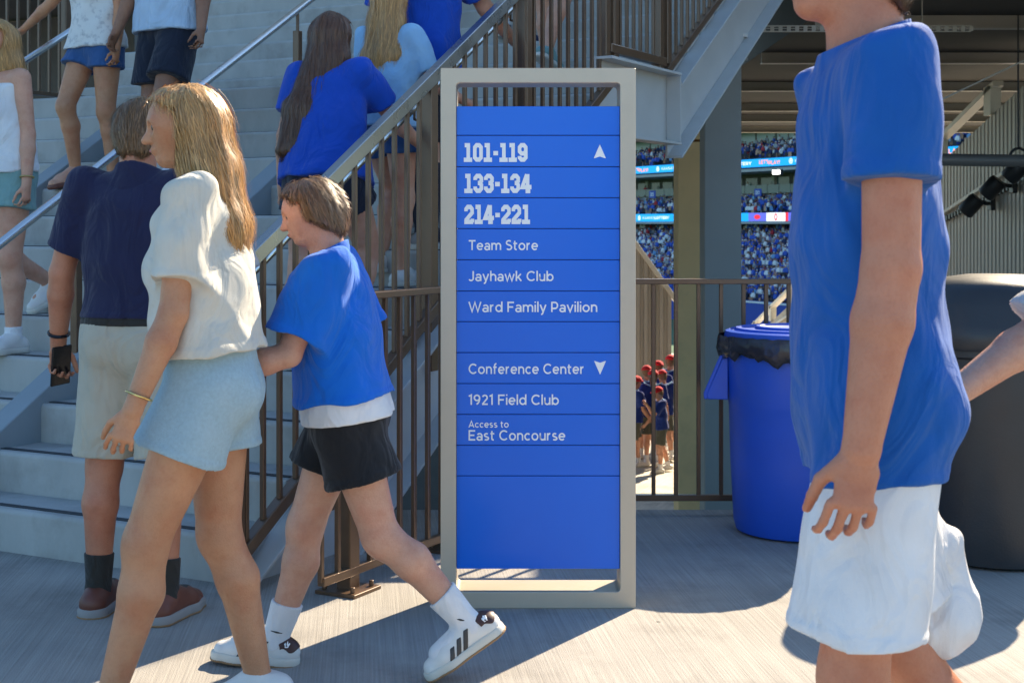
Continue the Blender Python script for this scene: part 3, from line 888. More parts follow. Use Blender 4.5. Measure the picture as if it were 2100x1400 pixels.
Z3 = zf(327, 19.8) + .6
tier('third_tier_seating', bb - 2.9, Z3 - .2, 7, .7, (zf(296, 19.6) + .5 - Z3) / 7, M['seat'])
zt0_, zt1_ = zf(296, 19.2) + .4, zf(262, 19.2) + .4
up_g = mat('upper_glass', (.30, .42, .42), rough=.2, var=.1, vscale=.2)
tm = MB(); tm.box(-1.7, 1.7, 0, .06, 0, zt1_ - zt0_); tme = tm.mesh('window')
a = -45
while a < A1 - 2:
    link('window', tme, up_g, stand, (a, bb + 2.90, zt0_ - zb)); a += 3.7
piece('stand_roof', M['dark'], lambda b: b.box(A0, A1, bb - 1.5, bb + 3.4, zt1_ - zb + .02, zt1_ - zb + 8), stand, 0)
gl = mat('balcony_glass', (.10, .17, .18), rough=.15)
gm = MB(); gm.box(-1.0, 1.0, 0, .03, 0, .95); gme = gm.mesh('glass_panel')
a = -45
while a < A1 - 1:
    link('glass_panel', gme, gl, stand, (a, bb - 2.5 + 3.9, zsu1 - zb)); a += 2.08

# ribbon boards
def rib_point(a, b, z): return (a, b, z)
M['rib'] = emit_mat('ribbon_screen', (.0, .30, .80), .5)
M['rib_w'] = emit_mat('ribbon_white', (.9, .95, 1), .42)
M['rib_o'] = emit_mat('ribbon_orange', (1.0, .30, .06), .5)
M['rib_r'] = emit_mat('ribbon_red', (.8, .02, .04), .45)
M['rib_p'] = emit_mat('ribbon_purple', (.10, .12, .62), .45)
M['rib_y'] = emit_mat('ribbon_yellow', (1.0, .6, .05), .9)
LOT = {'K': (.66, [[(.07, 0), (.07, 1)], [(.6, 1), (.07, .42)], [(.25, .58), (.62, 0)]]),
       'A': G['A'], 'N': (.76, [[(.07, 0), (.07, 1)], [(.69, 0), (.69, 1)], [(.07, 1), (.69, 0)]]), 'S': G['S'], 'L': (.6, [[(.07, 1), (.07, .07), (.58, .07)]]),
       'O': (.9, [ell(.45, .5, .39, .43)]), 'T': G['T'], 'E': G['E'], 'R': (.7, G['P'][1] + [[(.35, .35), (.65, 0)]]), 'Y': (.8, [[(.04, 1), (.4, .45), (.76, 1)], [(.4, .5), (.4, 0)]]),
       'P': G['P'], "'": (.12, [[(.06, 1), (.06, .72)]]), '!': (.12, [[(.06, 1), (.06, .32)], [(.06, .14), (.06, 0)]]), ' ': (.3, []), '0': (.8, [ell(.4, .5, .32, .43)])}
def board(name, zc, h, b, label, items):
    root = empty(name, FO + Vector((math.cos(FRZ) * 0 - math.sin(FRZ) * b, math.sin(FRZ) * 0 + math.cos(FRZ) * b, zc)), FRZ, label, 'screen')
    mb = MB(); mb.box(A0, A1, 0, .25, -h / 2, h / 2); mb.build('screen', M['rib'], root)
    for it in items:
        kind, a = it[0], it[1]
        if kind == 'logo':
            mb = MB(); mb.prism([(.30 * math.cos(t * .3491), .30 * math.sin(t * .3491)) for t in range(18)], (a, -.02, 0), (1, 0, 0), (0, 0, 1), (0, 1, 0), .015); lo = mb.build('round_logo', M['rib_w'], root)
            mb = MB(); mb.tube([(a + .17 * math.cos(t * .5236), -.024, .17 * math.sin(t * .5236)) for t in range(13)], .035, 6, cap=False); mb.build('logo_ring', M['rib'], lo)
        elif kind == 'text':
            _, a, text, hgt, wid, m = it[:6]
            mbl = write(text, LOT, .17 if len(it) < 7 else it[6], .14, hgt, wid)
            o = mbl.build('lettering', m, root, (a, -.012, -hgt / 2 + (it[7] if len(it) > 7 else 0))); o.rotation_euler = (R(90), 0, 0)
        elif kind == 'panel':
            _, a, wid, m = it
            mb = MB(); mb.box(a, a + wid, -.010, -.004, -h / 2, h / 2); mb.build('panel', m, root)
        elif kind == 'ball':
            mb = MB(); mb.prism([(.55 * math.cos(t * .3491), .26 * math.sin(t * .3491)) for t in range(18)], (a, -.014, 0), (1, 0, 0), (0, 0, 1), (0, 1, 0), .006); mb.build('patch', it[2], root)
    return root
def a_of(px, b):
    """position along the stand of a photo column"""
    t = (px - 1050) / F_PX
    nx, ny = -math.sin(FRZ), math.cos(FRZ)
    ox, oy = FO.x + nx * b, FO.y + ny * b
    dx, dy = math.cos(FRZ), math.sin(FRZ)
    return (t * oy - ox) / (dx - t * dy)
bf = bb - 3.05
def word(px0, px1, text, hgt, m, w=.17, dz=0):
    a0, a1 = a_of(px0, bf), a_of(px1, bf)
    return ('text', a0, text, hgt, a1 - a0, m, w, dz)
items = []
for off in (0, 265, 530):
    items += [word(1296 + off, 1312 + off, "T'S", .34, M['rib_o'], .18, .08), word(1311 + off, 1329 + off, 'PLAY!', .40, M['rib_o'], .2, -.05)] if off == 0 else \
             [word(1557 + off - 265, 1576 + off - 265, "LET'S", .40, M['rib_o'], .2, .08), word(1577 + off - 265, 1599 + off - 265, 'PLAY!', .40, M['rib_o'], .2, -.05)]
items += [('logo', a_of(1349, bf)), word(1357, 1383, 'KANSAS', .30, M['rib_w'], .11), word(1384, 1412, 'LOTTERY', .30, M['rib_w'], .22),
          word(1500, 1541, 'LOTTERY', .32, M['rib_w'], .22), ('logo', a_of(1622, bf)), word(1631, 1655, 'KANSAS', .30, M['rib_w'], .11), word(1657, 1700, 'LOTTERY', .3, M['rib_w'], .22),
          word(1890, 1918, 'LOTTERY', .34, M['rib_w'], .22), word(1938, 1972, 'PLAY!', .4, M['rib_o'], .2)]
board('ribbon_board', zf(337.5, 20.2) + .62, .86, bf, 'upper bright blue screen strip with orange and white advertising', items)
items = [('logo', a_of(1311, bf)), word(1318, 1342, 'KANSAS', .30, M['rib_w'], .11), word(1343, 1372, 'LOTTERY', .32, M['rib_w'], .22),
         ('panel', a_of(1535, bf), a_of(1700, bf) - a_of(1535, bf), M['rib_p'])]
a_, b_ = a_of(1572, bf), a_of(1611, bf)
items += [('ball', a_of(1553, bf), M['rib_r'])]
r2 = board('ribbon_board', zf(444, 20.2), .92, bf, 'lower screen strip showing a red zero on a white panel', items)
mb = MB(); mb.box(a_, b_, -.022, -.012, -.46, .46); mb.build('panel', M['rib_w'], r2)
mbl = write('0', LOT, .24, .1, .70, .52); o = mbl.build('lettering', M['rib_r'], r2, ((a_ + b_) / 2 - .26, -.025, -.35)); o.rotation_euler = (R(90), 0, 0)
mb = MB(); mb.box(b_, b_ + .45, -.022, -.012, -.46, .46); mb.build('panel', M['rib_r'], r2)
# lit floodlamp on the stand
lmp = empty('stand_lamp', at(1590, 353, 134), FRZ, 'glaring white lamp under the upper screen strip', 'lamp')
mb = MB(); mb.box(-.42, .42, 0, .2, -.18, .18); mb.build('lens', emit_mat('lamp_lens', (1, 1, .95), 3), lmp)
mb = MB(); mb.box(-.5, .5, .2, .5, -.26, .26); mb.build('housing', M['fixture'], lmp)
# section signs
for px, py in ((1353, 399), (1569, 395)):
    p = at(px, py, 140)
    e = empty('section_sign', p, FRZ, 'small blue section sign on the concrete band ' + ('left of the tan pier' if px < 1450 else 'right of the column'), 'sign')
    mb = MB(); mb.box(-.5, .5, -.9, -.8, -.35, .35); mb.build('plate', M['bluewall'], e)
    mbl = write('203', {'2': G['2'], '0': LOT['0'], '3': (.6, [arc(.28, .72, .22, .2, 150, -90, 10), arc(.28, .27, .25, .22, 90, -150, 10)])}, .16, .14, .36, .6)
    o = mbl.build('lettering', M['white'], e, (-.3, -.905, -.18)); o.rotation_euler = (R(90), 0, 0)

# the crowd: too many and too far to count
def crowd(name, b0, z0, nrows, run, rise, dens, mats, weights, seed, label):
    rng = np.random.RandomState(seed)
    V, Fc, MI = [], [], []
    tor = [(-.21, -.10, 0), (.21, -.10, 0), (.21, .12, 0), (-.21, .12, 0), (-.25, -.09, .30), (.25, -.09, .30), (.22, .11, .30), (-.22, .11, .30), (-.09, -.05, .50), (.09, -.05, .50), (.09, .07, .50), (-.09, .07, .50)]
    tf = [(0, 1, 5, 4), (1, 2, 6, 5), (2, 3, 7, 6), (3, 0, 4, 7), (4, 5, 9, 8), (5, 6, 10, 9), (6, 7, 11, 10), (7, 4, 8, 11), (8, 9, 10, 11)]
    hd = []
    for zz, rr in ((.50, .05), (.57, .095), (.66, .10), (.735, .06)):
        hd += [(rr * math.cos(k * math.pi / 3), rr * math.sin(k * math.pi / 3) + .01, zz) for k in range(6)]
    hf = [(j * 6 + k, j * 6 + (k + 1) % 6, (j + 1) * 6 + (k + 1) % 6, (j + 1) * 6 + k) for j in range(3) for k in range(6)] + [(18, 19, 20, 21, 22, 23)]
    lg_ = [(-.2, -.45, -.42), (.2, -.45, -.42), (.2, -.45, .08), (-.2, -.45, .08), (-.2, .1, .1), (.2, .1, .1)]
    lf = [(0, 1, 2, 3), (3, 2, 5, 4)]
    for r_ in range(nrows):
        a = -46 + rng.rand() * .5
        while a < 60:
            if rng.rand() < dens:
                st = rng.rand() < .3
                h = .45 + (.42 if st else 0)
                y = b0 + (r_ + .55) * run + rng.uniform(-.08, .08); z = z0 + r_ * rise + h - zb * 0
                s = rng.uniform(.9, 1.1); tw = rng.uniform(-.5, .5); ct, sn = math.cos(tw), math.sin(tw)
                shirt = rng.choice(len(weights), p=weights); skin = len(weights) + rng.randint(0, 2)
                cap = len(weights) + 2 + rng.randint(0, 4)
                legm = len(weights) + rng.choice([0, 1, 5, 5, 3])
                for vv, ff, mm in ((tor, tf, shirt), (hd, hf, None), (lg_, lf, legm)):
                    n0 = len(V)
                    for (x, yy, zz) in vv:
                        V.append((a + (x * ct - yy * sn) * s, y + (x * sn + yy * ct) * s, z + zz * s))
                    for q, f in enumerate(ff):
                        Fc.append(tuple(i + n0 for i in f))
                        MI.append(mm if mm is not None else (skin if q < 12 else cap))
            a += rng.uniform(.48, .62)
    me = bpy.data.meshes.new(name); me.from_pydata(V, [], Fc)
    for m in mats: me.materials.append(m)
    me.polygons.foreach_set('material_index', MI)
    o = bpy.data.objects.new(name, me); COL.objects.link(o)
    o.location = (FO.x, FO.y, 0); o.rotation_euler = (0, 0, FRZ)
    tag(o, label, 'crowd', None, 'stuff')
cm = lambda n, c: mat(n, c, rough=.85, var=.05)
shirts = [cm('crowd_royal', (.04, .10, .45)), cm('crowd_navy', (.02, .03, .09)), cm('crowd_white', (.72, .72, .72)), cm('crowd_grey', (.3, .31, .33)), cm('crowd_red', (.45, .03, .04)), cm('crowd_sky', (.18, .36, .6))]
rest = [cm('crowd_skin', (.5, .28, .19)), cm('crowd_tan', (.32, .17, .11)), cm('crowd_dark_hair', (.03, .02, .015)), cm('crowd_cap_blue', (.02, .05, .3)), cm('crowd_cap_white', (.7, .7, .7)), cm('crowd_dark', (.03, .03, .04))]
crowd('spectator_crowd', 0, Z1, NR1, RU1, RI1, .93, shirts + rest, [.33, .08, .42, .06, .05, .06], 1, 'packed spectators in blue and white filling the lower seating')
crowd('spectator_crowd', bb - 2.9, Z2 - .2, 7, .7, (zf(408, 19.6) - Z2) / 7, .75, shirts + rest, [.36, .12, .30, .08, .08, .06], 2, 'spectators in the middle tier above the red zero screen')
crowd('spectator_crowd', bb - 2.9, Z3 - .2, 7, .7, (zf(296, 19.6) + .5 - Z3) / 7, .7, shirts + rest, [.25, .33, .18, .1, .1, .04], 3, 'spectators in the top tier above the upper blue screen')
crowd('spectator_crowd', bb + 1.6, zf(386, 19.4) - .5, 1, .7, .4, .55, shirts + rest, [.25, .4, .12, .13, .05, .05], 4, 'spectators on the suite balcony between the two screens')
# ---------------------------------------------------------------- figures: one smooth surface per body / garment
class Field:
    """distance field on a grid, meshed with surface nets"""
    def __init__(self, lo, hi, h):
        self.lo = np.array(lo, float) - 2 * h
        self.h = h
        self.n = np.ceil((np.array(hi, float) + 2 * h - self.lo) / h).astype(int) + 1
        self.v = np.full(self.n, 1.0, np.float32)
        self.ax = [self.lo[i] + np.arange(self.n[i]) * h for i in range(3)]
    def sub(self, lo, hi):
        a = np.clip(np.floor((np.array(lo) - self.lo) / self.h).astype(int), 0, self.n - 1)
        b = np.clip(np.ceil((np.array(hi) - self.lo) / self.h).astype(int) + 1, 1, self.n)
        return tuple(slice(i, j) for i, j in zip(a, b))
    def coords(self, sl=None):
        sl = sl or (slice(None),) * 3
        return (self.ax[0][sl[0]][:, None, None], self.ax[1][sl[1]][None, :, None], self.ax[2][sl[2]][None, None, :])
    def prim(self, p, infl=0.0, k=None):
        a, b, ra, rb, w, kw, kb = p
        kb = kb if k is None else k
        ra, rb = ra + infl, rb + infl
        m = max(ra, rb) * max(kw, 1) + kb + 3 * self.h
        sl = self.sub(np.minimum(a, b) - m, np.maximum(a, b) + m)
        if any(s.stop <= s.start for s in sl): return
        X, Y, Z = self.coords(sl)
        px, py, pz = X - a[0], Y - a[1], Z - a[2]
        d = b - a
        L2 = max(float(d @ d), 1e-9)
        t = np.clip((px * d[0] + py * d[1] + pz * d[2]) / L2, 0, 1)
        qx, qy, qz = px - t * d[0], py - t * d[1], pz - t * d[2]
        r = ra + (rb - ra) * t
        q2 = qx * qx + qy * qy + qz * qz
        if w is not None:
            qw = qx * w[0] + qy * w[1] + qz * w[2]
            q2 = q2 - qw * qw * (1 - 1 / (kw * kw))
        dist = np.sqrt(np.maximum(q2, 1e-12)) - r
        cur = self.v[sl]
        if kb > 0:
            hh = np.clip(.5 + .5 * (cur - dist) / kb, 0, 1)
            self.v[sl] = cur * (1 - hh) + dist * hh - kb * hh * (1 - hh)
        else:
            self.v[sl] = np.minimum(cur, dist)
    def clip(self, p, n):
        """keep the side the normal points away from"""
        n = np.array(n, float); n /= np.linalg.norm(n)
        X, Y, Z = self.coords()
        self.v = np.maximum(self.v, (X - p[0]) * n[0] + (Y - p[1]) * n[1] + (Z - p[2]) * n[2]).astype(np.float32)
    def soft_clip(self, p, n, k=.02):
        n = np.array(n, float); n /= np.linalg.norm(n)
        X, Y, Z = self.coords()
        d = (X - p[0]) * n[0] + (Y - p[1]) * n[1] + (Z - p[2]) * n[2]
        hh = np.clip(.5 + .5 * (self.v - d) / k, 0, 1)
        self.v = (d * (1 - hh) + self.v * hh + k * hh * (1 - hh)).astype(np.float32)
    def hem(self, p, n, w=.020, t=.0022):
        """cut with a slightly thicker turned edge"""
        n = np.array(n, float); n /= np.linalg.norm(n)
        X, Y, Z = self.coords()
        d = (X - p[0]) * n[0] + (Y - p[1]) * n[1] + (Z - p[2]) * n[2]
        self.v = np.maximum(self.v - t * np.clip((d + w) / .003, 0, 1), d).astype(np.float32)
    def warp(self, amp, freq, seed, aniso=(1, 1, 1), zmask=None):
        rng = np.random.RandomState(seed)
        X, Y, Z = self.coords()
        acc = 0
        for i in range(5):
            d = rng.normal(size=3) * np.array(aniso); d /= np.linalg.norm(d)
            f = freq * (0.6 + .35 * i)
            d2 = rng.normal(size=3); d2 /= np.linalg.norm(d2)
            ph = (X * d[0] + Y * d[1] + Z * d[2]) * f + rng.rand() * 6.3
            ph = ph + 1.3 * np.sin((X * d2[0] + Y * d2[1] + Z * d2[2]) * f * .45 + rng.rand() * 6.3)
            s = np.sin(ph)
            acc = acc + (s - .35 * np.abs(s)) / (1 + .35 * i)
        self.v = (self.v + amp * acc / 2).astype(np.float32)
    def mesh(self, name):
        v = self.v
        s = v < 0
        nx, ny, nz = v.shape
        cnt = np.zeros((nx - 1, ny - 1, nz - 1), np.int8)
        for i in (0, 1):
            for j in (0, 1):
                for k in (0, 1):
                    cnt += s[i:nx - 1 + i, j:ny - 1 + j, k:nz - 1 + k]
        act = np.argwhere((cnt > 0) & (cnt < 8))
        me = bpy.data.meshes.new(name)
        if len(act) == 0: return me
        I, J, K = act.T
        pos = np.zeros((len(act), 3)); num = np.zeros(len(act))
        cor = [(i, j, k) for i in (0, 1) for j in (0, 1) for k in (0, 1)]
        for a in cor:
            for ax in range(3):
                if a[ax]: continue
                b = list(a); b[ax] = 1
                va = v[I + a[0], J + a[1], K + a[2]]; vb = v[I + b[0], J + b[1], K + b[2]]
                cr = (va < 0) != (vb < 0)
                t = np.where(cr, va / np.where(cr, va - vb, 1), 0)
                q = np.zeros((len(act), 3)); q[:] = a; q[:, ax] += t
                pos += q * cr[:, None]; num += cr
        pos = (act + pos / num[:, None]) * self.h + self.lo
        idx = np.full(cnt.shape, -1, np.int32); idx[I, J, K] = np.arange(len(act))
        quads = []
        for ax in range(3):
            sa = [slice(1, -1)] * 3; sa[ax] = slice(0, -1)
            sb = [slice(1, -1)] * 3; sb[ax] = slice(1, None)
            A, B = s[tuple(sa)], s[tuple(sb)]
            e = np.argwhere(A != B)
            if len(e) == 0: continue
            inside = A[tuple(e.T)]
            e = e + 1; e[:, ax] -= 1
            o1, o2 = [(1, 2), (2, 0), (0, 1)][ax]
            def g(d1, d2):
                q = e.copy(); q[:, o1] += d1; q[:, o2] += d2
                return idx[q[:, 0], q[:, 1], q[:, 2]]
            c0, c1, c2, c3 = g(-1, -1), g(0, -1), g(0, 0), g(-1, 0)
            q = np.stack([c0, c1, c2, c3], 1)
            q[~inside] = q[~inside][:, ::-1]
            quads.append(q)
        Q = np.concatenate(quads); Q = Q[(Q >= 0).all(1)]
        me.vertices.add(len(pos)); me.vertices.foreach_set('co', pos.astype(np.float32).ravel())
        me.loops.add(len(Q) * 4); me.loops.foreach_set('vertex_index', Q.astype(np.int32).ravel())
        me.polygons.add(len(Q)); me.polygons.foreach_set('loop_start', np.arange(0, len(Q) * 4, 4, dtype=np.int32))
        me.polygons.foreach_set('loop_total', np.full(len(Q), 4, np.int32))
        me.polygons.foreach_set('use_smooth', np.ones(len(Q), bool))
        me.update(); me.validate()
        return me

V3 = lambda *a: np.array(a, float)
def P(a, b, ra, rb=None, w=None, kw=1.0, kb=.02): return (np.array(a, float), np.array(b, float), ra, ra if rb is None else rb, w, kw, kb)
def unit(v): return v / np.linalg.norm(v)

class Person:
    def __init__(self, H, heading, pos, pose, fem=False, build=1.0, stance='min', ground=0.0):
        self.H, self.pose, self.fem = H, pose, fem
        g = pose.get
        F = V3(math.cos(heading), math.sin(heading), 0); L = V3(-F[1], F[0], 0); U = V3(0, 0, 1)
        self.F, self.L, self.U = F, L, U
        lean = R(g('lean', 2)); Ut = U * math.cos(lean) + F * math.sin(lean); Ft = F * math.cos(lean) - U * math.sin(lean)
        side = R(g('side', 0)); Ut = unit(Ut * math.cos(side) + L * math.sin(side))
        tw = R(g('twist', 0)); Ls = unit(L * math.cos(tw) - Ft * math.sin(tw)); Fs = unit(np.cross(Ls, Ut))
        self.Ut, self.Ft, self.Ls, self.Fs = Ut, Ft, Ls, Fs
        hip = V3(0, 0, .53 * H)
        J = {'hip': hip}
        J['chest'] = hip + Ut * .185 * H
        J['neck'] = hip + Ut * .295 * H
        self.legs, self.arms = {}, {}
        hw = (.056 if fem else .050) * H
        for sg, s in ((1, 'L'), (-1, 'R')):
            a, k, ab, pt = g('leg' + s, (0, 0, 2, 0))
            a, k, ab, pt = R(a), R(k), R(ab), R(pt)
            h = hip + L * sg * hw
            d1 = unit(-U * math.cos(a) + F * math.sin(a) + L * sg * math.sin(ab))
            kn = h + d1 * .245 * H
            d2 = unit(-U * math.cos(a - k) + F * math.sin(a - k) + L * sg * math.sin(ab) * .5)
            an = kn + d2 * .246 * H
            fd = unit(F * math.cos(pt) + U * math.sin(pt) + L * sg * .10)
            self.legs[s] = dict(h=h, k=kn, a=an, d1=d1, d2=d2, fd=fd, sg=sg)
        sw = (.098 if fem else .112) * H
        for sg, s in ((1, 'L'), (-1, 'R')):
            a, ab, e, eb = g('arm' + s, (0, 8, 8, 0))
            a, ab, e, eb = R(a), R(ab), R(e), R(eb)
            sh = hip + Ut * .285 * H + Ls * sg * sw
            def dr(a, b): return unit(-U * math.cos(a) * math.cos(b) + Fs * math.sin(a) * math.cos(b) + Ls * sg * math.sin(b))
            d1 = dr(a, ab); el = sh + d1 * .170 * H
            d2 = dr(a + e, ab + eb); wr = el + d2 * .150 * H
            self.arms[s] = dict(s=sh, e=el, w=wr, d1=d1, d2=d2, sg=sg)
        hp = g('head', (0, 0))
        yaw, pit = R(hp[0]), R(hp[1])
        Fh = unit(Fs * math.cos(yaw) + Ls * math.sin(yaw))
        Uh0 = unit(Ut * .5 + U * .5); Fh = unit(Fh - Uh0 * (Fh @ Uh0))
        Fh2 = unit(Fh * math.cos(pit) + Uh0 * math.sin(pit)); Uh = unit(Uh0 * math.cos(pit) - Fh * math.sin(pit))
        self.Fh, self.Uh, self.Lh = Fh2, Uh, unit(np.cross(Uh, Fh2))
        J['headb'] = J['neck'] + Ut * .045 * H
        J['head'] = J['headb'] + Uh * .055 * H + Fh2 * .012 * H
        # shift so that the standing foot is on the ground
        soles = {s: self.legs[s]['a'][2] - (.040 * H + max(0, -self.legs[s]['fd'][2]) * .10 * H) for s in 'LR'}
        if stance == 'min': s0 = min(soles.values()); anchor = None
        else: s0 = soles[stance]
        sh = V3(pos[0], pos[1], ground - s0)
        for k_ in J: J[k_] = J[k_] + sh
        for dct in list(self.legs.values()) + list(self.arms.values()):
            for q in ('h', 'k', 'a', 's', 'e', 'w'):
                if q in dct: dct[q] = dct[q] + sh
        self.J = J; self.B = build; self.base = V3(pos[0], pos[1], ground)
        self.make()
    def make(self):
        H, J, B, fem = self.H, self.J, self.B, self.fem
        Ut, Ls, Fs, Ft = self.Ut, self.Ls, self.Fs, self.Ft
        L = self.L
        hip = J['hip']
        T = []
        kp = 1.50 if fem else 1.42
        T.append(P(hip - Ut * .015 * H, hip + Ut * .045 * H, .064 * H * B, .060 * H * B, L, kp, .03))
        for sg in (1, -1):
            T.append(P(hip + L * sg * .042 * H - Ft * .028 * H - Ut * .012 * H, hip + L * sg * .045 * H - Ft * .02 * H + Ut * .01 * H, .046 * H * B, .046 * H * B, None, 1, .03))
        wb = (.052 if fem else .058)
        T.append(P(hip + Ut * .05 * H, hip + Ut * .13 * H + Ft * .004 * H, wb * H * B * 1.03, wb * H * B, Ls, 1.32 if fem else 1.36, .04))
        T.append(P(hip + Ut * .14 * H, hip + Ut * .235 * H, .060 * H * B, .060 * H * B, Ls, 1.40 if fem else 1.52, .04))
        if fem:
            for sg in (1, -1):
                T.append(P(hip + Ut * .185 * H + Ls * sg * .040 * H + Fs * .045 * H, hip + Ut * .19 * H + Ls * sg * .038 * H + Fs * .04 * H, .030 * H, None, None, 1, .03))
        shl, shr = self.arms['L']['s'], self.arms['R']['s']
        T.append(P(shl - Ls * .02 * H - Ut * .004 * H, J['neck'] - Ut * .02 * H + Ls * .02 * H, .031 * H * B, .034 * H, None, 1, .035))
        T.append(P(shr + Ls * .02 * H - Ut * .004 * H, J['neck'] - Ut * .02 * H - Ls * .02 * H, .031 * H * B, .034 * H, None, 1, .035))
        self.torso = T
        nb = .029 if fem else .034
        self.neck = [P(J['neck'] - Ut * .03 * H - Fs * .008 * H, J['headb'] + self.Uh * .02 * H - self.Fh * .004 * H, nb * H * 1.08, nb * H, None, 1, .03)]
        # head with face
        hc, Fh, Uh, Lh = J['head'], self.Fh, self.Uh, self.Lh
        s = H / 1.75 if H > 1.3 else (H / 1.75) * 1.12
        self.hs = s
        hd = [P(hc + Uh * .028 * s - Fh * .020 * s, hc + Uh * .030 * s + Fh * .018 * s, .077 * s, .074 * s, Lh, .97, .02),
              P(hc + Uh * .0 * s + Fh * .030 * s, hc - Uh * .070 * s + Fh * .052 * s, .056 * s, .030 * s, Lh, 1.12, .03),
              P(hc - Uh * .012 * s + Fh * .0 * s, hc - Uh * .055 * s - Fh * .005 * s, .055 * s, .045 * s, Lh, 1.0, .03),
              P(hc + Uh * .012 * s + Fh * .082 * s, hc - Uh * .020 * s + Fh * .103 * s, .008 * s, .0125 * s, None, 1, .012),
              P(hc - Uh * .022 * s + Fh * .090 * s + Lh * .010 * s, hc - Uh * .022 * s + Fh * .090 * s - Lh * .010 * s, .0085 * s, None, None, 1, .008),
              P(hc - Uh * .044 * s + Fh * .084 * s + Lh * .016 * s, hc - Uh * .044 * s + Fh * .084 * s - Lh * .016 * s, .0075 * s, None, None, 1, .006),
              P(hc - Uh * .054 * s + Fh * .082 * s + Lh * .013 * s, hc - Uh * .054 * s + Fh * .082 * s - Lh * .013 * s, .0085 * s, None, None, 1, .006),
              P(hc + Uh * .028 * s + Fh * .072 * s + Lh * .036 * s, hc + Uh * .030 * s + Fh * .078 * s + Lh * .012 * s, .010 * s, None, None, 1, .012),
              P(hc + Uh * .028 * s + Fh * .072 * s - Lh * .036 * s, hc + Uh * .030 * s + Fh * .078 * s - Lh * .012 * s, .010 * s, None, None, 1, .012)]
        for sg in (1, -1):
            e = hc + Lh * sg * .074 * s - Fh * .004 * s
            hd.append(P(e + Uh * .018 * s - Fh * .006 * s, e - Uh * .022 * s + Fh * .002 * s, .016 * s, .010 * s, Lh, .42, .008))
        self.headp = hd
        self.cran = [hd[0], P(hc - Uh * .02 * s - Fh * .03 * s, hc + Uh * .02 * s - Fh * .02 * s, .066 * s, .072 * s, Lh, 1.0, .02)]
        self.legp, self.armp, self.handp = {}, {}, {}
        for sd, q in self.legs.items():
            h, k, a = q['h'], q['k'], q['a']
            back = unit(np.cross(q['d2'], self.L)) ; back = -back if back @ self.F > 0 else back
            th = .056 if fem else .053
            mid = k + q['d2'] * .075 * H + back * .010 * H
            self.legp[sd] = [P(h + q['d1'] * .01 * H, k, th * H * B, .0335 * H * B, None, 1, .03),
                             P(k - q['d1'] * .01 * H, k + q['d2'] * .01 * H, .033 * H * B, None, None, 1, .015),
                             P(k, mid, .032 * H * B, .0335 * H * B, None, 1, .02),
                             P(mid, a, .0325 * H * B, .0195 * H, None, 1, .02),
                             P(a, a + q['fd'] * .07 * H - V3(0, 0, .012 * H), .021 * H, .018 * H, None, 1, .02)]
        for sd, q in self.arms.items():
            ab = .90 if fem else 1.0
            m = q['e'] + q['d2'] * .045 * H
            self.armp[sd] = [P(q['s'], q['e'], .0300 * H * ab * B, .0235 * H * ab, None, 1, .025),
                             P(q['e'], m, .0238 * H * ab, .0250 * H * ab, None, 1, .012),
                             P(m, q['w'], .0248 * H * ab, .0155 * H * ab, None, 1, .012)]
            self.handp[sd] = self.hand(sd)
    def hand(self, sd):
        H, q = self.H, self.arms[sd]
        o = self.pose.get('hand' + sd, {})
        d = q['d2']; sg = q['sg']
        bend = R(o.get('bend', 0))
        # palm normal faces the body by default; thumb points forward
        n = unit(-self.Ls * sg - d * (-self.Ls * sg @ d))
        roll = R(o.get('roll', 0))
        th = unit(np.cross(d, n)); th = th if th @ self.Fs > 0 or abs(th @ self.Fs) < .2 else -th
        n, th = n * math.cos(roll) + th * math.sin(roll), th * math.cos(roll) - n * math.sin(roll)
        d = unit(d * math.cos(bend) + n * math.sin(bend)); n = unit(n - d * (n @ d))
        sz = H / 1.75 * (.93 if self.fem else 1.0) * .175 / .18
        c = o.get('curl', 28)
        pr = []
        w = q['w']
        pc = w + d * .050 * sz
        pr.append(P(w, w + d * .03 * sz, .016 * sz, .015 * sz, th, 1.45, .012))
        pr.append(P(w + d * .03 * sz, w + d * .082 * sz, .0125 * sz, .0115 * sz, th, 2.6, .012))
        fl = (.074, .083, .078, .060)
        for i, ln in enumerate(fl):
            off = (1.5 - i) * .0212 * sz
            b = w + d * (.088 - .004 * abs(i - 1)) * sz + th * off * .98
            dd = unit(d + th * (1.5 - i) * .06)
            ang = 0
            r = (.0080, .0083, .0079, .0070)[i] * sz
            for j, fr in enumerate((.45, .31, .24)):
                ang += R(c + (4 if j else 0) + i * o.get('fan', 3))
                e = b + (dd * math.cos(ang) + n * math.sin(ang)) * ln * fr * sz
                pr.append(P(b, e, r, r * .9, None, 1, .003))
                if j == 2: self.tips = getattr(self, 'tips', {}); self.tips.setdefault(sd, []).append((b * .35 + e * .65, unit(e - b), unit(n * math.cos(ang) - dd * math.sin(ang)), r * .9))
                b = e; r *= .92
        tb = w + d * .022 * sz + th * .020 * sz + n * .006 * sz
        tdir = unit(d * .75 + th * .62 + n * o.get('thumb', .35))
        e = tb + tdir * .044 * sz; pr.append(P(tb, e, .0135 * sz, .0105 * sz, None, 1, .010))
        tdir = unit(d * .92 + th * .18 + n * o.get('thumb', .45)); e2 = e + tdir * .030 * sz; pr.append(P(e, e2, .0103 * sz, .0092 * sz, None, 1, .003))
        e3 = e2 + unit(tdir + n * .15 - th * .1) * .024 * sz; pr.append(P(e2, e3, .0092 * sz, .0075 * sz, None, 1, .003))
        self.palm = getattr(self, 'palm', {}); self.palm[sd] = (w + d * .075 * sz + n * .026 * sz, d, n, th, sz)
        return pr
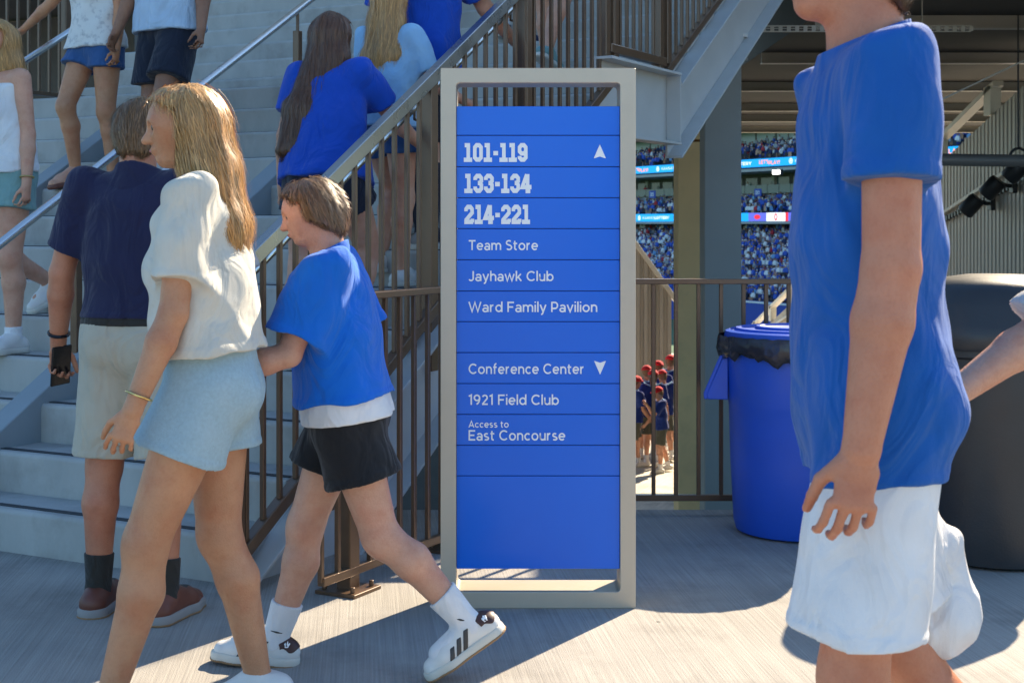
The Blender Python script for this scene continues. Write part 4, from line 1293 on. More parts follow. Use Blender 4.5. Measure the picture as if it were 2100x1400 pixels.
    def field(self, prims, h, infl=0.0, k=None, pad=.0):
        lo = np.min([np.minimum(p[0], p[1]) - (max(p[2], p[3]) + infl) * max(1, p[5]) - .02 - pad for p in prims], 0)
        hi = np.max([np.maximum(p[0], p[1]) + (max(p[2], p[3]) + infl) * max(1, p[5]) + .02 + pad for p in prims], 0)
        f = Field(lo, hi, h)
        for p in prims: f.prim(p, infl, k)
        return f
    # ---- body and garments
    def body(self, h):
        pr = self.torso + self.neck + self.headp
        for s in 'LR': pr = pr + self.legp[s] + self.armp[s] + self.handp[s]
        f = self.field(pr, h)
        s, hc = self.hs, self.J['head']
        X, Y, Z = f.coords()
        for sg in (1, -1):
            c = hc + self.Uh * .011 * s + self.Fh * .089 * s + self.Lh * sg * .031 * s
            d = np.sqrt((X - c[0]) ** 2 + (Y - c[1]) ** 2 + (Z - c[2]) ** 2) - .0155 * s
            hh = np.clip(.5 + .5 * (f.v + d) / .008, 0, 1)
            f.v = (f.v * hh - d * (1 - hh) + .008 * hh * (1 - hh)).astype(np.float32)
        return f.mesh('body')
    def collar(self, h):
        H, J = self.H, self.J
        f = self.field(self.neck + self.torso[-2:], h, .013, pad=.03)
        n = unit(self.Ut + self.Fs * .35)
        f.clip(J['neck'] + self.Ut * .026 * H, n)
        f.clip(J['neck'] - self.Ut * .034 * H, -n)
        return f.mesh('collar')
    def shirt(self, h, hem=.02, sleeve=.62, loose=.012, neck=.0, wrinkle=.004, flare=.0, seed=1, vneck=False):
        """hem: height of the hem relative to the hip joint (fraction of H)"""
        H, J = self.H, self.J
        hip, Ut, Ls, Fs = J['hip'], self.Ut, self.Ls, self.Fs
        pr = list(self.torso)
        # drape: straight fall from chest to hem
        kk = 1.42
        if hem < .025 and flare >= 0: flare += .010 + min(.012, max(0, -hem) * .25)
        pr.append(P(hip + Ut * .17 * H, hip + Ut * (hem - .03) * H, .060 * H * self.B, (.063 + flare) * H * self.B, self.Ls, kk, .04))
        if hem < .0:
            for s in 'LR':
                q = self.legs[s]; r0 = self.legp[s][0][2]
                pr.append(P(q['h'] + self.Ut * .02 * H, q['h'] + q['d1'] * (.06 - hem) * H * .9, r0, r0 * 1.02, None, 1, .035))
        f0 = self.field(pr, h, loose, pad=.16)
        for s in 'LR':
            q = self.arms[s]
            if sleeve > 0:
                g = Field(f0.lo, f0.ax and [a[-1] for a in f0.ax], h)
                g.lo, g.n, g.ax = f0.lo, f0.n, f0.ax; g.v = np.full(f0.n, 1.0, np.float32)
                e = q['s'] + (q['e'] - q['s']) * (sleeve + .15)
                r0 = self.armp[s][0][2]
                g.prim(P(q['s'] - q['d1'] * .01 * H, e, r0, r0 * (1.02 + loose * 6), None, 1, 0), loose * 1.15)
                g.hem(q['s'] + (q['e'] - q['s']) * sleeve, q['d1'])
                kb = .03
                hh = np.clip(.5 + .5 * (f0.v - g.v) / kb, 0, 1)
                f0.v = (f0.v * (1 - hh) + g.v * hh - kb * hh * (1 - hh)).astype(np.float32)
        f0.hem(hip + Ut * hem * H, -Ut)
        # neck opening
        nk = J['neck'] + Ut * (.012 + neck) * H
        f0.soft_clip(nk + self.Fs * .02 * H, unit(Ut + Fs * .36), .022)
        if wrinkle: f0.warp(wrinkle * 1.2, 30, seed, (1, 1, .8))
        return f0.mesh('shirt')
    def band(self, h, z0, z1, loose, seed=1, src=None):
        """slice of a loose tube round the hips (undershirt, belt)"""
        H, J = self.H, self.J
        hip, Ut = J['hip'], self.Ut
        pr = self.torso[:4] + [P(hip + Ut * .12 * H, hip + Ut * (z0 - .02) * H, .062 * H * self.B, .064 * H * self.B, self.Ls, 1.42, .03)]
        f = self.field(pr, h, loose)
        f.clip(hip + Ut * z0 * H, -Ut); f.clip(hip + Ut * z1 * H, Ut)
        return f.mesh('band')
    def shorts(self, h, length=.70, loose=.016, waist=.065, wrinkle=.004, seed=2, flare=1.25):
        H, J = self.H, self.J
        hip, Ut = J['hip'], self.Ut
        f0 = self.field(self.torso[:4] + [p for s in 'LR' for p in self.legp[s][:1]], h, loose, pad=.10)
        f0.v[:] = 1.0
        for p in self.torso[:4]: f0.prim(p, min(loose * .6, .009))
        f0.clip(hip + Ut * waist * H, Ut)
        for s in 'LR':
            q = self.legs[s]
            g = Field(f0.lo, [a[-1] for a in f0.ax], h); g.lo, g.n, g.ax = f0.lo, f0.n, f0.ax; g.v = np.full(f0.n, 1.0, np.float32)
            r0 = self.legp[s][0][2]; r1 = self.legp[s][0][3]
            e = q['h'] + (q['k'] - q['h']) * (length + .12)
            re = (r0 + (r1 - r0) * length) * flare
            g.prim(P(q['h'], e, r0 * .98 - loose * .5, re, None, 1, 0), loose)
            g.hem(q['h'] + (q['k'] - q['h']) * length, q['d1'])
            kb = .025
            hh = np.clip(.5 + .5 * (f0.v - g.v) / kb, 0, 1)
            f0.v = (f0.v * (1 - hh) + g.v * hh - kb * hh * (1 - hh)).astype(np.float32)
        f0.clip(hip + Ut * waist * H, Ut)
        if wrinkle: f0.warp(wrinkle * 1.2, 26, seed, (1, 1, .6))
        return f0.mesh('shorts')
    def hair(self, h, style='short', seed=3, thick=.014):
        s, hc, Fh, Uh, Lh, H = self.hs, self.J['head'], self.Fh, self.Uh, self.Lh, self.H
        pr = list(self.cran)
        if style == 'short':
            pr.append(P(hc - Uh * .055 * s - Fh * .035 * s, hc - Uh * .01 * s - Fh * .04 * s, .050 * s, .062 * s, Lh, 1.0, .02))
        if style == 'long':
            ln = self.pose.get('hairlen', .34)
            pr.append(P(hc - Fh * .035 * s, hc - Uh * .12 * s - Fh * .055 * s, .076 * s, .060 * s, Lh, 1.18, .03))
            dn = unit(-self.Ut - self.Ft * .16 + Lh * self.pose.get('hairside', 0))
            a = hc - Uh * .11 * s - Fh * .058 * s
            pr.append(P(a, a + dn * ln * .55, .058 * s, .052 * s, Lh, 1.65, .03))
            pr.append(P(a + dn * ln * .55, a + dn * ln, .050 * s, .018 * s, Lh, 1.9, .03))
        if style == 'pony':
            a = hc + Uh * .03 * s - Fh * .09 * s
            pr.append(P(a, a - Fh * .04 * s - self.U * .05 * s, .022 * s, .030 * s, None, 1, .02))
            pr.append(P(a - Fh * .04 * s - self.U * .05 * s, a - Fh * .03 * s - self.U * .24 * s, .030 * s, .010 * s, None, 1, .02))
            pr.append(P(hc - Uh * .04 * s - Fh * .03 * s, hc - Uh * .0 * s - Fh * .04 * s, .050 * s, .066 * s, Lh, 1.0, .02))
        f = self.field(pr, h, thick, pad=.03)
        # open the face: keep what is behind / above the hairline
        X, Y, Z = f.coords()
        def pl(p, n): return (X - p[0]) * n[0] + (Y - p[1]) * n[1] + (Z - p[2]) * n[2]
        nrm = unit(Uh - Fh * .45)
        face = np.minimum(pl(hc + Fh * .012 * s, unit(Fh + Uh * .15)), -pl(hc + Uh * .078 * s + Fh * .06 * s, nrm))
        if style == 'short':
            nl = unit(Uh - Fh * .80); low = -pl(hc - nl * .012 * s, nl)
            face = np.maximum(face, low)
        f.v = np.maximum(f.v, face).astype(np.float32)
        # strand grooves
        rng = np.random.RandomState(seed)
        a1 = pl(hc, Lh); a2 = pl(hc, Fh)
        zz = pl(hc, self.U)
        g = 0
        for i in range(4):
            fr = (90, 160, 240, 60)[i]; ph = rng.rand() * 6
            g = g + np.sin(fr * (a1 * math.cos(i * 1.1) + a2 * math.sin(i * 1.1)) / 1.0 + ph + 2.2 * np.sin(zz * 9 + i * 2)) * (.0016, .0011, .0007, .0020)[i]
        f.v = (f.v + g).astype(np.float32)
        return f.mesh('hair')
    def shoe_frame(self, sd):
        q = self.legs[sd]; H = self.H
        fd = q['fd']; up = unit(self.U - fd * (self.U @ fd)); lat = np.cross(up, fd)
        an = q['a']
        base = an - up * .040 * H
        return base, fd, up, lat
    def shoe(self, sd, h, part='upper', sole_t=.026):
        H = self.H; s = H / 1.75
        base, fd, up, lat = self.shoe_frame(sd)
        heel = base - fd * .048 * s; ball = base + fd * .115 * s; toe = base + fd * .178 * s
        if part == 'upper':
            pr = [P(heel + up * .045 * s, base + up * .075 * s, .036 * s, .040 * s, lat, .95, .02),
                  P(heel + up * .040 * s, ball + up * .038 * s, .036 * s, .038 * s, lat, 1.12, .02),
                  P(base + up * .082 * s + fd * .012 * s, ball + up * .042 * s, .034 * s, .032 * s, lat, 1.15, .02),
                  P(ball + up * .034 * s, toe + up * .030 * s, .038 * s, .028 * s, lat, 1.22, .02)]
            f = self.field(pr, h, .004)
            f.clip(base + up * sole_t * s, -up)
            f.clip(base + up * .104 * s, unit(up - fd * .25))
            return f, (base, fd, up, lat, s)
        pr = [P(heel + up * .012 * s, ball + up * .012 * s, .040 * s, .043 * s, lat, 1.12, .02), P(ball + up * .012 * s, toe + up * .014 * s, .043 * s, .034 * s, lat, 1.18, .02)]
        f = self.field(pr, h, .007)
        f.clip(base + up * .001, -up); f.clip(base + up * (sole_t + .006) * s, up)
        return f, (base, fd, up, lat, s)
    def sock(self, sd, h, top=.075, infl=.006):
        q = self.legs[sd]
        f = self.field(self.legp[sd][3:5], h, infl)
        f.clip(q['a'] - q['d2'] * top * self.H, -q['d2'])
        return f.mesh('sock')
    def eyes(self):
        out = []
        s, hc, Fh, Uh, Lh = self.hs, self.J['head'], self.Fh, self.Uh, self.Lh
        for sg in (1, -1):
            out.append(hc + Uh * .011 * s + Fh * .0705 * s + Lh * sg * .031 * s)
        return out

M['skin_tan'] = mat('skin_tan', (.55, .265, .14), rough=.46, var=.12, vscale=9, bump=.22, bscale=240, mottle=((11, .55, (.86, .62, .56)), (38, .5, (.90, .78, .72)), (160, .28, (.82, .72, .66))), sss=.08, spec=.4)
M['skin_pink'] = mat('skin_pink', (.62, .33, .22), rough=.46, var=.12, vscale=9, bump=.22, bscale=240, mottle=((11, .55, (.86, .62, .56)), (38, .5, (.90, .78, .72)), (160, .28, (.82, .72, .66))), sss=.08, spec=.4)
M['skin_red'] = mat('skin_red', (.54, .225, .13), rough=.46, var=.12, vscale=9, bump=.22, bscale=240, mottle=((11, .55, (.86, .62, .56)), (38, .5, (.90, .78, .72)), (160, .28, (.82, .72, .66))), sss=.08, spec=.4)
M['skin_brown'] = mat('skin_brown', (.30, .145, .085), rough=.46, var=.12, vscale=9, bump=.22, bscale=240, mottle=((11, .55, (.86, .62, .56)), (38, .5, (.90, .78, .72)), (160, .28, (.82, .72, .66))), sss=.05, spec=.4)
def hairmat(name, c):
    M[name + '_strand'] = mat(name + '_strand', c, rough=.38, var=.25, vscale=1, stretch=(140, 140, 5), spec=.55, isl=.45)
    return mat(name, tuple(x * .9 for x in c), rough=.45, var=.35, vscale=1, stretch=(140, 140, 5), bump=.5, bscale=1, spec=.5)
M['hair_blond'] = hairmat('hair_blond', (.50, .28, .10))
M['hair_brown'] = hairmat('hair_brown', (.115, .048, .02))
M['hair_sand'] = hairmat('hair_sand', (.22, .125, .06))
M['hair_grey'] = hairmat('hair_grey', (.16, .13, .11))
M['eye_white'] = mat('eye_white', (.7, .68, .66), rough=.2, var=.02)
M['eye_dark'] = mat('eye_dark', (.03, .02, .015), rough=.15, var=.02)
M['sole_white'] = mat('shoe_rubber', (.66, .63, .55), rough=.6, var=.08, dirt=.2)
M['shoe_white'] = mat('shoe_white_leather', (.72, .70, .66), rough=.5, var=.05, bump=.1, bscale=200)
M['shoe_brown'] = mat('shoe_red_brown', (.16, .05, .03), rough=.5, var=.15)
M['shoe_grey'] = mat('shoe_grey', (.30, .28, .27), rough=.7, var=.12)
M['lips'] = mat('lips', (.42, .13, .11), rough=.4)
M['nail'] = mat('nail', (.62, .40, .34), rough=.25)
M['gum'] = mat('gum_rubber', (.30, .17, .08), rough=.7)
M['stripe'] = mat('shoe_stripe', (.045, .042, .040), rough=.5)
M['heel_tab'] = mat('heel_tab_brown', (.07, .028, .02), rough=.5)
M['phone'] = mat('phone_black', (.012, .012, .014), rough=.2)
M['gold'] = mat('gold', (.8, .55, .2), rough=.25, metal=1)
EYE_ME = None
def eye_mesh():
    global EYE_ME
    if EYE_ME is None:
        mb = MB(); mb.lathe([(0, -.0115), (.006, -.0098), (.010, -.0055), (.0115, 0), (.010, .0055), (.0062, .0096), (0, .0115)], 14)
        EYE_ME = mb.mesh('eye', smooth=True)
        EYE_ME.materials.append(M['eye_white']); EYE_ME.materials.append(M['eye_dark'])
        for p in EYE_ME.polygons:
            if p.center.z > .0066: p.material_index = 1
    return EYE_ME

def recenter(me, off):
    a = np.empty(len(me.vertices) * 3, np.float32); me.vertices.foreach_get('co', a)
    a = a.reshape(-1, 3) - np.array(off, np.float32); me.vertices.foreach_set('co', a.ravel()); me.update()
    return me

from mathutils.kdtree import KDTree
def strands(me, p, n, style):
    """thin tapered locks that follow the surface of the hair downwards"""
    rng = random.Random(len(me.vertices))
    co = [v.co.copy() for v in me.vertices]; no = [v.normal.copy() for v in me.vertices]
    kd = KDTree(len(co))
    for i, c in enumerate(co): kd.insert(c, i)
    kd.balance()
    crown = Vector(p.J['head'] - p.base + p.Uh * .10 * p.hs - p.Fh * .03 * p.hs)
    dn = Vector(-p.Uh - p.Fh * .25)
    vs, fs = [], []
    ln = .030 if style == 'long' else .011
    for _ in range(n):
        i = rng.randrange(len(co)); c = co[i].copy()
        steps = rng.randint(5, 9); off = rng.uniform(.0005, .004) if rng.random() < .88 else rng.uniform(.004, .012)
        w = rng.uniform(.0006, .0014)
        pts, side = [], None
        wob = Vector((rng.uniform(-1, 1), rng.uniform(-1, 1), rng.uniform(-1, 1))) * .25
        for k in range(steps):
            q, j, _d = kd.find(c)
            nn = no[j]
            g = dn + (c - crown).normalized() * .6 + wob
            t = (g - nn * g.dot(nn))
            if t.length < 1e-4: break
            t.normalize()
            base = q + nn * (off + (.0015 * k if k > steps - 3 else 0))
            pts.append((base, t.cross(nn)))
            c = c + t * ln
            q2, j2, d2 = kd.find(c)
            if d2 > .02:
                pts.append((c + t * ln * .3, t.cross(nn))); break
        if len(pts) < 3: continue
        b = len(vs)
        for k, (a, sd) in enumerate(pts):
            ww = w * (1 - k / (len(pts) - 1)) ** .6 + .0002
            vs += [tuple(a - sd * ww), tuple(a + sd * ww)]
        for k in range(len(pts) - 1): fs.append((b + 2 * k, b + 2 * k + 1, b + 2 * k + 3, b + 2 * k + 2))
    m = bpy.data.meshes.new('loose_strands'); m.from_pydata(vs, [], fs)
    for pl_ in m.polygons: pl_.use_smooth = True
    return m

def nails(p, sd, parent, m):
    for c, d, n, r in p.tips[sd]:
        mb = MB()
        x = np.cross(d, n)
        rows_ = []
        for i in range(5):
            for j in range(5):
                u, w = (i - 2) / 2, (j - 2) / 2
                rows_.append(tuple(c + d * (u * .0062) + x * (w * r * .62) - n * (r * (1.03 - .22 * w * w) + .0006 - .0012 * (abs(u) > .9)) - p.base))
        mb.add(rows_, [(i * 5 + j, i * 5 + j + 1, (i + 1) * 5 + j + 1, (i + 1) * 5 + j) for i in range(4) for j in range(4)])
        mb.build('nail', m, parent, smooth=True)

def dress(p, label, res, skin, shirt=None, shorts=None, hair=None, shoes=None, socks=None, extra=None, group=None, eyes=False):
    root = empty('person', p.base, 0, label, 'person', group)
    def add(name, me, m, parent=root):
        if parent is root: recenter(me, p.base)
        return link(name, me, m, parent)
    parts = {'root': root}
    parts['body'] = add('body', p.body(res), M[skin])
    if shirt: parts['shirt'] = add(shirt[2] if len(shirt) > 2 else 'shirt', p.shirt(res, **shirt[1]), shirt[0])
    if shorts: parts['shorts'] = add(shorts[2] if len(shorts) > 2 else 'shorts', p.shorts(res, **shorts[1]), shorts[0])
    if hair:
        hm = p.hair(min(res, .009), **hair[1])
        parts['hair'] = add('hair', hm, M[hair[0]])
        if res < .0101: tag(link('loose_strands', strands(hm, p, 3200 if res < .007 else 800, hair[1].get('style')), M[hair[0] + '_strand'], parts['hair']), kind='stuff')
    if socks:
        for s in 'LR': parts['sock' + s] = add('sock', p.sock(s, res * .8, **socks[1]), socks[0])
    if shoes:
        for s in 'LR':
            f, fr = p.shoe(s, res * .7)
            u = add('shoe', f.mesh('shoe'), shoes[0]); parts['shoe' + s] = u; parts['sf' + s] = (f, fr)
            f2, fr2 = p.shoe(s, res * .7, 'sole')
            me = recenter(f2.mesh('sole'), p.base); so_ = link('sole', me, shoes[1], u)
            if res < .007:
                f2.v = (f2.v - .0025).astype(np.float32)
                f2.clip(fr2[0] + fr2[2] * .006, fr2[2])
                link('outsole', recenter(f2.mesh('outsole'), p.base), M['gum'], so_)
    if eyes:
        s_, hc_ = p.hs, p.J['head'] - p.base
        for sg in (1, -1):
            mb = MB(); a_ = [hc_ + p.Uh * (.030 + .004 * k - .0035 * k * k) * s_ + p.Fh * (.090 - .007 * k * k) * s_ + p.Lh * sg * (.014 + .016 * k) * s_ for k in (0, .6, 1.2, 1.9)]
            mb.tube(a_, [.002, .0036, .0034, .001], 6); mb.build('eyebrow', M[hair[0]], root, smooth=True)
        mb = MB(); mb.tube([hc_ - p.Uh * .049 * s_ + p.Fh * (.0915 - .010 * abs(k)) * s_ + p.Lh * .021 * k * s_ for k in (-1, -.5, 0, .5, 1)], [.001, .0045, .0052, .0045, .001], 8)
        mb.build('lips', M['lips'], root, smooth=True)
        for e in p.eyes():
            o = link('eye', eye_mesh(), None, root, Vector(e - p.base))
            o.rotation_euler = Vector(p.Fh).to_track_quat('Z', 'Y').to_euler(); o.scale = (p.hs * 1.05,) * 3
    return parts
# ---------------------------------------------------------------- the people
F_ = {}
for nm, c in (('navy', (.018, .020, .060)), ('royal', (.006, .065, .44)), ('royal_deep', (.006, .10, .40)), ('bright_blue', (.003, .14, .62)), ('cream', (.62, .585, .50)), ('khaki', (.50, .455, .36)),
              ('denim_light', (.36, .50, .56)), ('black', (.016, .016, .018)), ('white', (.74, .74, .75)), ('white_grey', (.62, .63, .66)), ('denim_blue', (.035, .10, .26)), ('dark_navy', (.014, .018, .034)),
              ('sky', (.28, .50, .75)), ('teal', (.20, .34, .33)), ('charcoal', (.10, .105, .085)), ('dark_sock', (.035, .032, .028)), ('sky_shirt', (.42, .55, .70)), ('red', (.62, .02, .03)), ('rust', (.22, .10, .07))):
    F_[nm] = fabric('fabric_' + nm, c)
pat = mat('fabric_leaf_print', (.70, .70, .68), rough=.85, var=.05, dirt=.75, dirt_col=(.20, .22, .27), dscale=26, sheen=.1)
den = mat('fabric_denim', (.38, .52, .58), rough=.9, var=.10, vscale=120, bump=.5, bscale=500, dirt=.25, dirt_col=(.55, .66, .70), dscale=9)

def wrist_band(p, sd, m, name, parent, r=.0195, w=.006):
    q = p.arms[sd]
    c = q['w'] - q['d2'] * .022 * p.H - p.base
    t = unit(np.cross(q['d2'], V3(.3, .5, .8))); u = np.cross(q['d2'], t)
    mb = MB(); mb.tube([c + (t * math.cos(a) + u * math.sin(a)) * r * p.H for a in [i * math.pi / 8 for i in range(17)]], w, 8, cap=False)
    mb.build(name, m, parent, smooth=True)
def held_phone(p, sd, label, tilt=0.0):
    c, d, n, th, sz = p.palm[sd]
    root = empty('phone', Vector(c), 0, label, 'phone')
    mb = MB(); mb.box(-.037, .037, -.0045, .0045, -.074, .074)
    b = mb.build('body', M['phone'], root, bevel=.004)
    mtx = Matrix((Vector(th), Vector(n), Vector(d))).transposed()
    b.rotation_euler = mtx.to_euler()
    mb = MB(); mb.box(-.034, .034, -.0052, -.0048, -.070, .070); s = mb.build('screen', mat('phone_glass', (.004, .004, .005), rough=.06), b)
    return root
def ground_on(c): return RISE * (math.floor((c - C0) / RUN) + 1) if c < LAND_C else (LAND_Z if c < F2 else LAND_Z + RISE * (math.floor((c - F2) / RUN) + 1))

# man in the navy polo, back to the camera
p = Person(1.76, R(80), (-1.27, 4.90), dict(lean=2, legL=(1, 3, 4, 0), legR=(-2, 4, 4, 0), armL=(2, 17, 14, -6), armR=(10, 9, 35, 0), head=(5, -6), handL=dict(curl=42, roll=-35), handR=dict(curl=35)), build=1.0)
q = dress(p, 'man in navy polo shirt and khaki shorts, back turned, holding a black phone low', .005, 'skin_red', (F_['navy'], dict(hem=.038, sleeve=.72, loose=.012, neck=.014, wrinkle=.0035, seed=11), 'polo_shirt'),
          (F_['khaki'], dict(length=.92, loose=.017, waist=.030, seed=12, flare=1.42, wrinkle=.0030)), ('hair_sand', dict(style='short', thick=.010)), (M['shoe_brown'], M['shoe_grey']), (F_['dark_sock'], dict(top=.075)))
link('collar', recenter(p.collar(.005), p.base), F_['navy'], q['root'])
link('belt', recenter(p.band(.0065, .022, .040, .013), p.base), F_['dark_sock'], q['root'])
wrist_band(p, 'L', M['phone'], 'wrist_band', q['root'])
held_phone(p, 'L', 'black phone held low in the hand of the man in navy polo')
for i, a in enumerate((-50, -20, 20, 50)):
    c = p.J['hip'] + p.Ut * .031 * p.H; dv = -p.F * math.cos(R(a)) * .122 + p.L * math.sin(R(a)) * .158
    mb = MB(); mb.box(-.006, .006, -.004, .004, -.024, .024); o = mb.build('belt_loop', F_['khaki'], q['root'], Vector(c + dv * 1.06 - p.base)); o.rotation_euler = (0, 0, math.atan2(dv[1], dv[0]) + R(90))

# woman in the cream top striding left
p = Person(1.74, R(184), (-.81, 3.9), dict(lean=4, legL=(21, 8, 1, 4), legR=(-1, 14, 1, -12), armL=(6, 9, 16, 0), armR=(-18, 6, 20, 0), head=(4, -4), hairlen=.30, handL=dict(curl=30), handR=dict(curl=30)), fem=True, stance='L')
q = dress(p, 'woman with long blond hair in loose cream top and light denim shorts walking left', .005, 'skin_tan', (F_['cream'], dict(hem=.055, sleeve=.72, loose=.017, flare=.012, wrinkle=.0085, seed=21), 'loose_top'),
          (den, dict(length=.42, loose=.018, waist=.09, seed=22, flare=1.3, wrinkle=.005)), ('hair_blond', dict(style='long', thick=.015)), (M['shoe_white'], M['sole_white']), None, eyes=True)
wrist_band(p, 'L', M['gold'], 'bracelet', q['root'], w=.003)
nails(p, 'L', q['root'], M['nail'])

# boy in the bright blue tee with striped sneakers
p = Person(1.50, R(182), (-.49, 4.27), dict(lean=7, legL=(-17, 28, 1, -33), legR=(20, 5, 1, 4), armL=(22, 7, 58, 0), armR=(-22, 8, 30, 0), head=(0, -12), handL=dict(curl=35), handR=dict(curl=30)), stance='R', build=1.06)
q = dress(p, 'boy in bright blue tee and black shorts striding left in white striped sneakers', .005, 'skin_pink', (F_['bright_blue'], dict(hem=.030, sleeve=.80, loose=.026, flare=.010, wrinkle=.006, seed=31), 'tee_shirt'),
          (F_['black'], dict(length=.52, loose=.020, waist=.02, seed=32, flare=1.45, wrinkle=.004)), ('hair_sand', dict(style='short', thick=.012)), (M['shoe_white'], M['sole_white']), (F_['white'], dict(top=.085, infl=.008)), eyes=True)
link('collar', recenter(p.collar(.005), p.base), F_['bright_blue'], q['root'])
link('undershirt', recenter(p.band(.006, -.012, .040, .024), p.base), F_['white'], q['root'])
for s in 'LR':
    f, (base, fd, up, lat, sc_) = p.shoe(s, .003)
    X_, Y_, Z_ = f.coords()
    def co(ax, o=base): return (X_ - o[0]) * ax[0] + (Y_ - o[1]) * ax[1] + (Z_ - o[2]) * ax[2]
    a, u, l = co(fd), co(up), co(lat)
    v0 = f.v.copy()
    for i in range(3):
        c0 = (.038 + .027 * i) * sc_
        f.v = np.maximum(np.maximum(v0 - .0028, np.abs(a - c0 - (.055 * sc_ - u) * .62) - .0095 * sc_), np.maximum(.030 * sc_ - u, np.maximum(u - (.088 - .012 * i) * sc_, .018 - np.abs(l)))).astype(np.float32)
        link('stripe', recenter(f.mesh('stripe'), p.base), M['stripe'], q['shoe' + s])
    f.v = np.maximum(v0 - .0028, np.maximum(a + (.034 - (u / sc_ - .055) * .35) * sc_, .058 * sc_ - u + .006 * np.sin(a * 130))).astype(np.float32)
    link('heel_tab', recenter(f.mesh('heel_tab'), p.base), M['heel_tab'], q['shoe' + s])
    f.v = v0 - .0048
    em = np.full(v0.shape, 1.0, np.float32)
    for da, du, r1, r2 in ((0, .009, .0026, .0062), (-.0065, .006, .0026, .0056), (.0065, .006, .0026, .0056)):
        ca, cu = a - (-.054 + da) * sc_, u - (.073 + du) * sc_
        rot = da * 55
        x1, y1 = ca * math.cos(rot) - cu * math.sin(rot), ca * math.sin(rot) + cu * math.cos(rot)
        em = np.minimum(em, np.sqrt((x1 / r1) ** 2 + (y1 / r2) ** 2) * r1 - r1)
    em = np.minimum(em, np.maximum(np.abs(u - .071 * sc_) - .0012, np.abs(a + .054 * sc_) - .006))
    f.v = np.maximum(f.v, np.maximum(em, .015 - np.abs(l))).astype(np.float32)
    link('emblem', recenter(f.mesh('emblem'), p.base), M['white'], q['shoe' + s])
    # laces across the instep
    mb = MB()
    for i in range(5):
        c = base + fd * (.045 + .020 * i) * sc_ + up * (.094 - .0105 * i) * sc_ - p.base
        mb.tube([c - lat * .026 * sc_ - up * .010, c - lat * .012 * sc_ + up * .003, c + lat * .012 * sc_ + up * .003, c + lat * .026 * sc_ - up * .010], .0032, 6)
    mb.build('laces', F_['white'], q['shoe' + s], smooth=True)
    # short dash on the sock
    qq = p.legs[s]; cc = qq['a'] - qq['d2'] * .030 * p.H - p.base
    mb = MB()
    for sg in (1,):
        b0 = cc + p.L * sg * .038
        mb.tube([b0 - p.F * .018 + V3(0, 0, -.004), b0 - p.F * .002 + p.L * sg * .003 + V3(0, 0, .000), b0 + p.F * .016 + V3(0, 0, .004)], [.0012, .0032, .001], 6)
    mb.build('sock_mark', M['stripe'], q['sock' + s], smooth=True)

# tall person close on the right
p = Person(1.93, R(180), (.632, 2.55), dict(lean=2, legL=(7, 5, 1, 0), legR=(-9, 16, 1, -16), armL=(2, 6, 9, 0), armR=(-16, 5, 10, 0), head=(0, 0), handL=dict(curl=26), handR=dict(curl=30)), stance='L', build=.86)
q = dress(p, 'tall person nearest the camera in blue tee and white shorts, face cut off', .005, 'skin_red', (F_['royal_deep'], dict(hem=-.072, sleeve=.56, loose=.016, flare=-.004, wrinkle=.0055, seed=41), 'tee_shirt'),
          (F_['white'], dict(length=.84, loose=.014, waist=-.055, seed=42, flare=1.7, wrinkle=.005)), ('hair_brown', dict(style='short', thick=.012)), (M['shoe_grey'], M['sole_white']), (F_['white'], dict(top=.05)))
link('collar', recenter(p.collar(.005), p.base), F_['royal_deep'], q['root'])
nails(p, 'L', q['root'], M['nail'])

# person at the right edge, only a sleeved arm in view
p = Person(1.62, R(182), (1.205, 2.85), dict(lean=3, legL=(14, 8, 1, 0), legR=(-10, 18, 1, -20), armL=(50, 4, 8, 0), armR=(-10, 8, 25, 0), handL=dict(curl=62), handR=dict(curl=30)), fem=True, stance='L')
q = dress(p, 'person at the right edge with cream sleeve, forearm reaching into view', .006, 'skin_pink', (F_['cream'], dict(hem=-.02, sleeve=1.02, loose=.018, wrinkle=.006, seed=51), 'blouse'),
          (F_['dark_navy'], dict(length=.6, loose=.016, waist=.03, seed=52)), ('hair_brown', dict(style='short')), (M['shoe_grey'], M['sole_white']))
hc_, d_, n_, th_, sz_h = p.palm['L']
bag = empty('cloth_bag', Vector(hc_ - V3(0, 0, .42)), 0, 'crumpled white cloth bag hanging from the hand at the right edge', 'bag')
f = Field((-.13, -.09, -.02), (.13, .09, .36), .006)
for pp_ in (P((-.055, 0, .07), (.055, 0, .07), .065, None, V3(0, 1, 0), .75, .05), P((-.05, 0, .16), (.05, 0, .16), .050, None, V3(0, 1, 0), .7, .05), P((0, 0, .2), (0, 0, .30), .055, .020, V3(1, 0, 0), 1.3, .04)):
    f.prim(pp_)
f.warp(.010, 42, 5, (1, 1, .15)); f.warp(.004, 90, 6, (1, 1, .4))
link('sack', f.mesh('sack'), F_['white'], bag)
for sg in (-1, 1):
    mb = MB(); mb.tube([(sg * .02, 0, .29), (sg * .028, 0, .34), (sg * .018, 0, .40), (0, 0, .425)], .006, 8); mb.build('strap', F_['white'], bag, smooth=True)

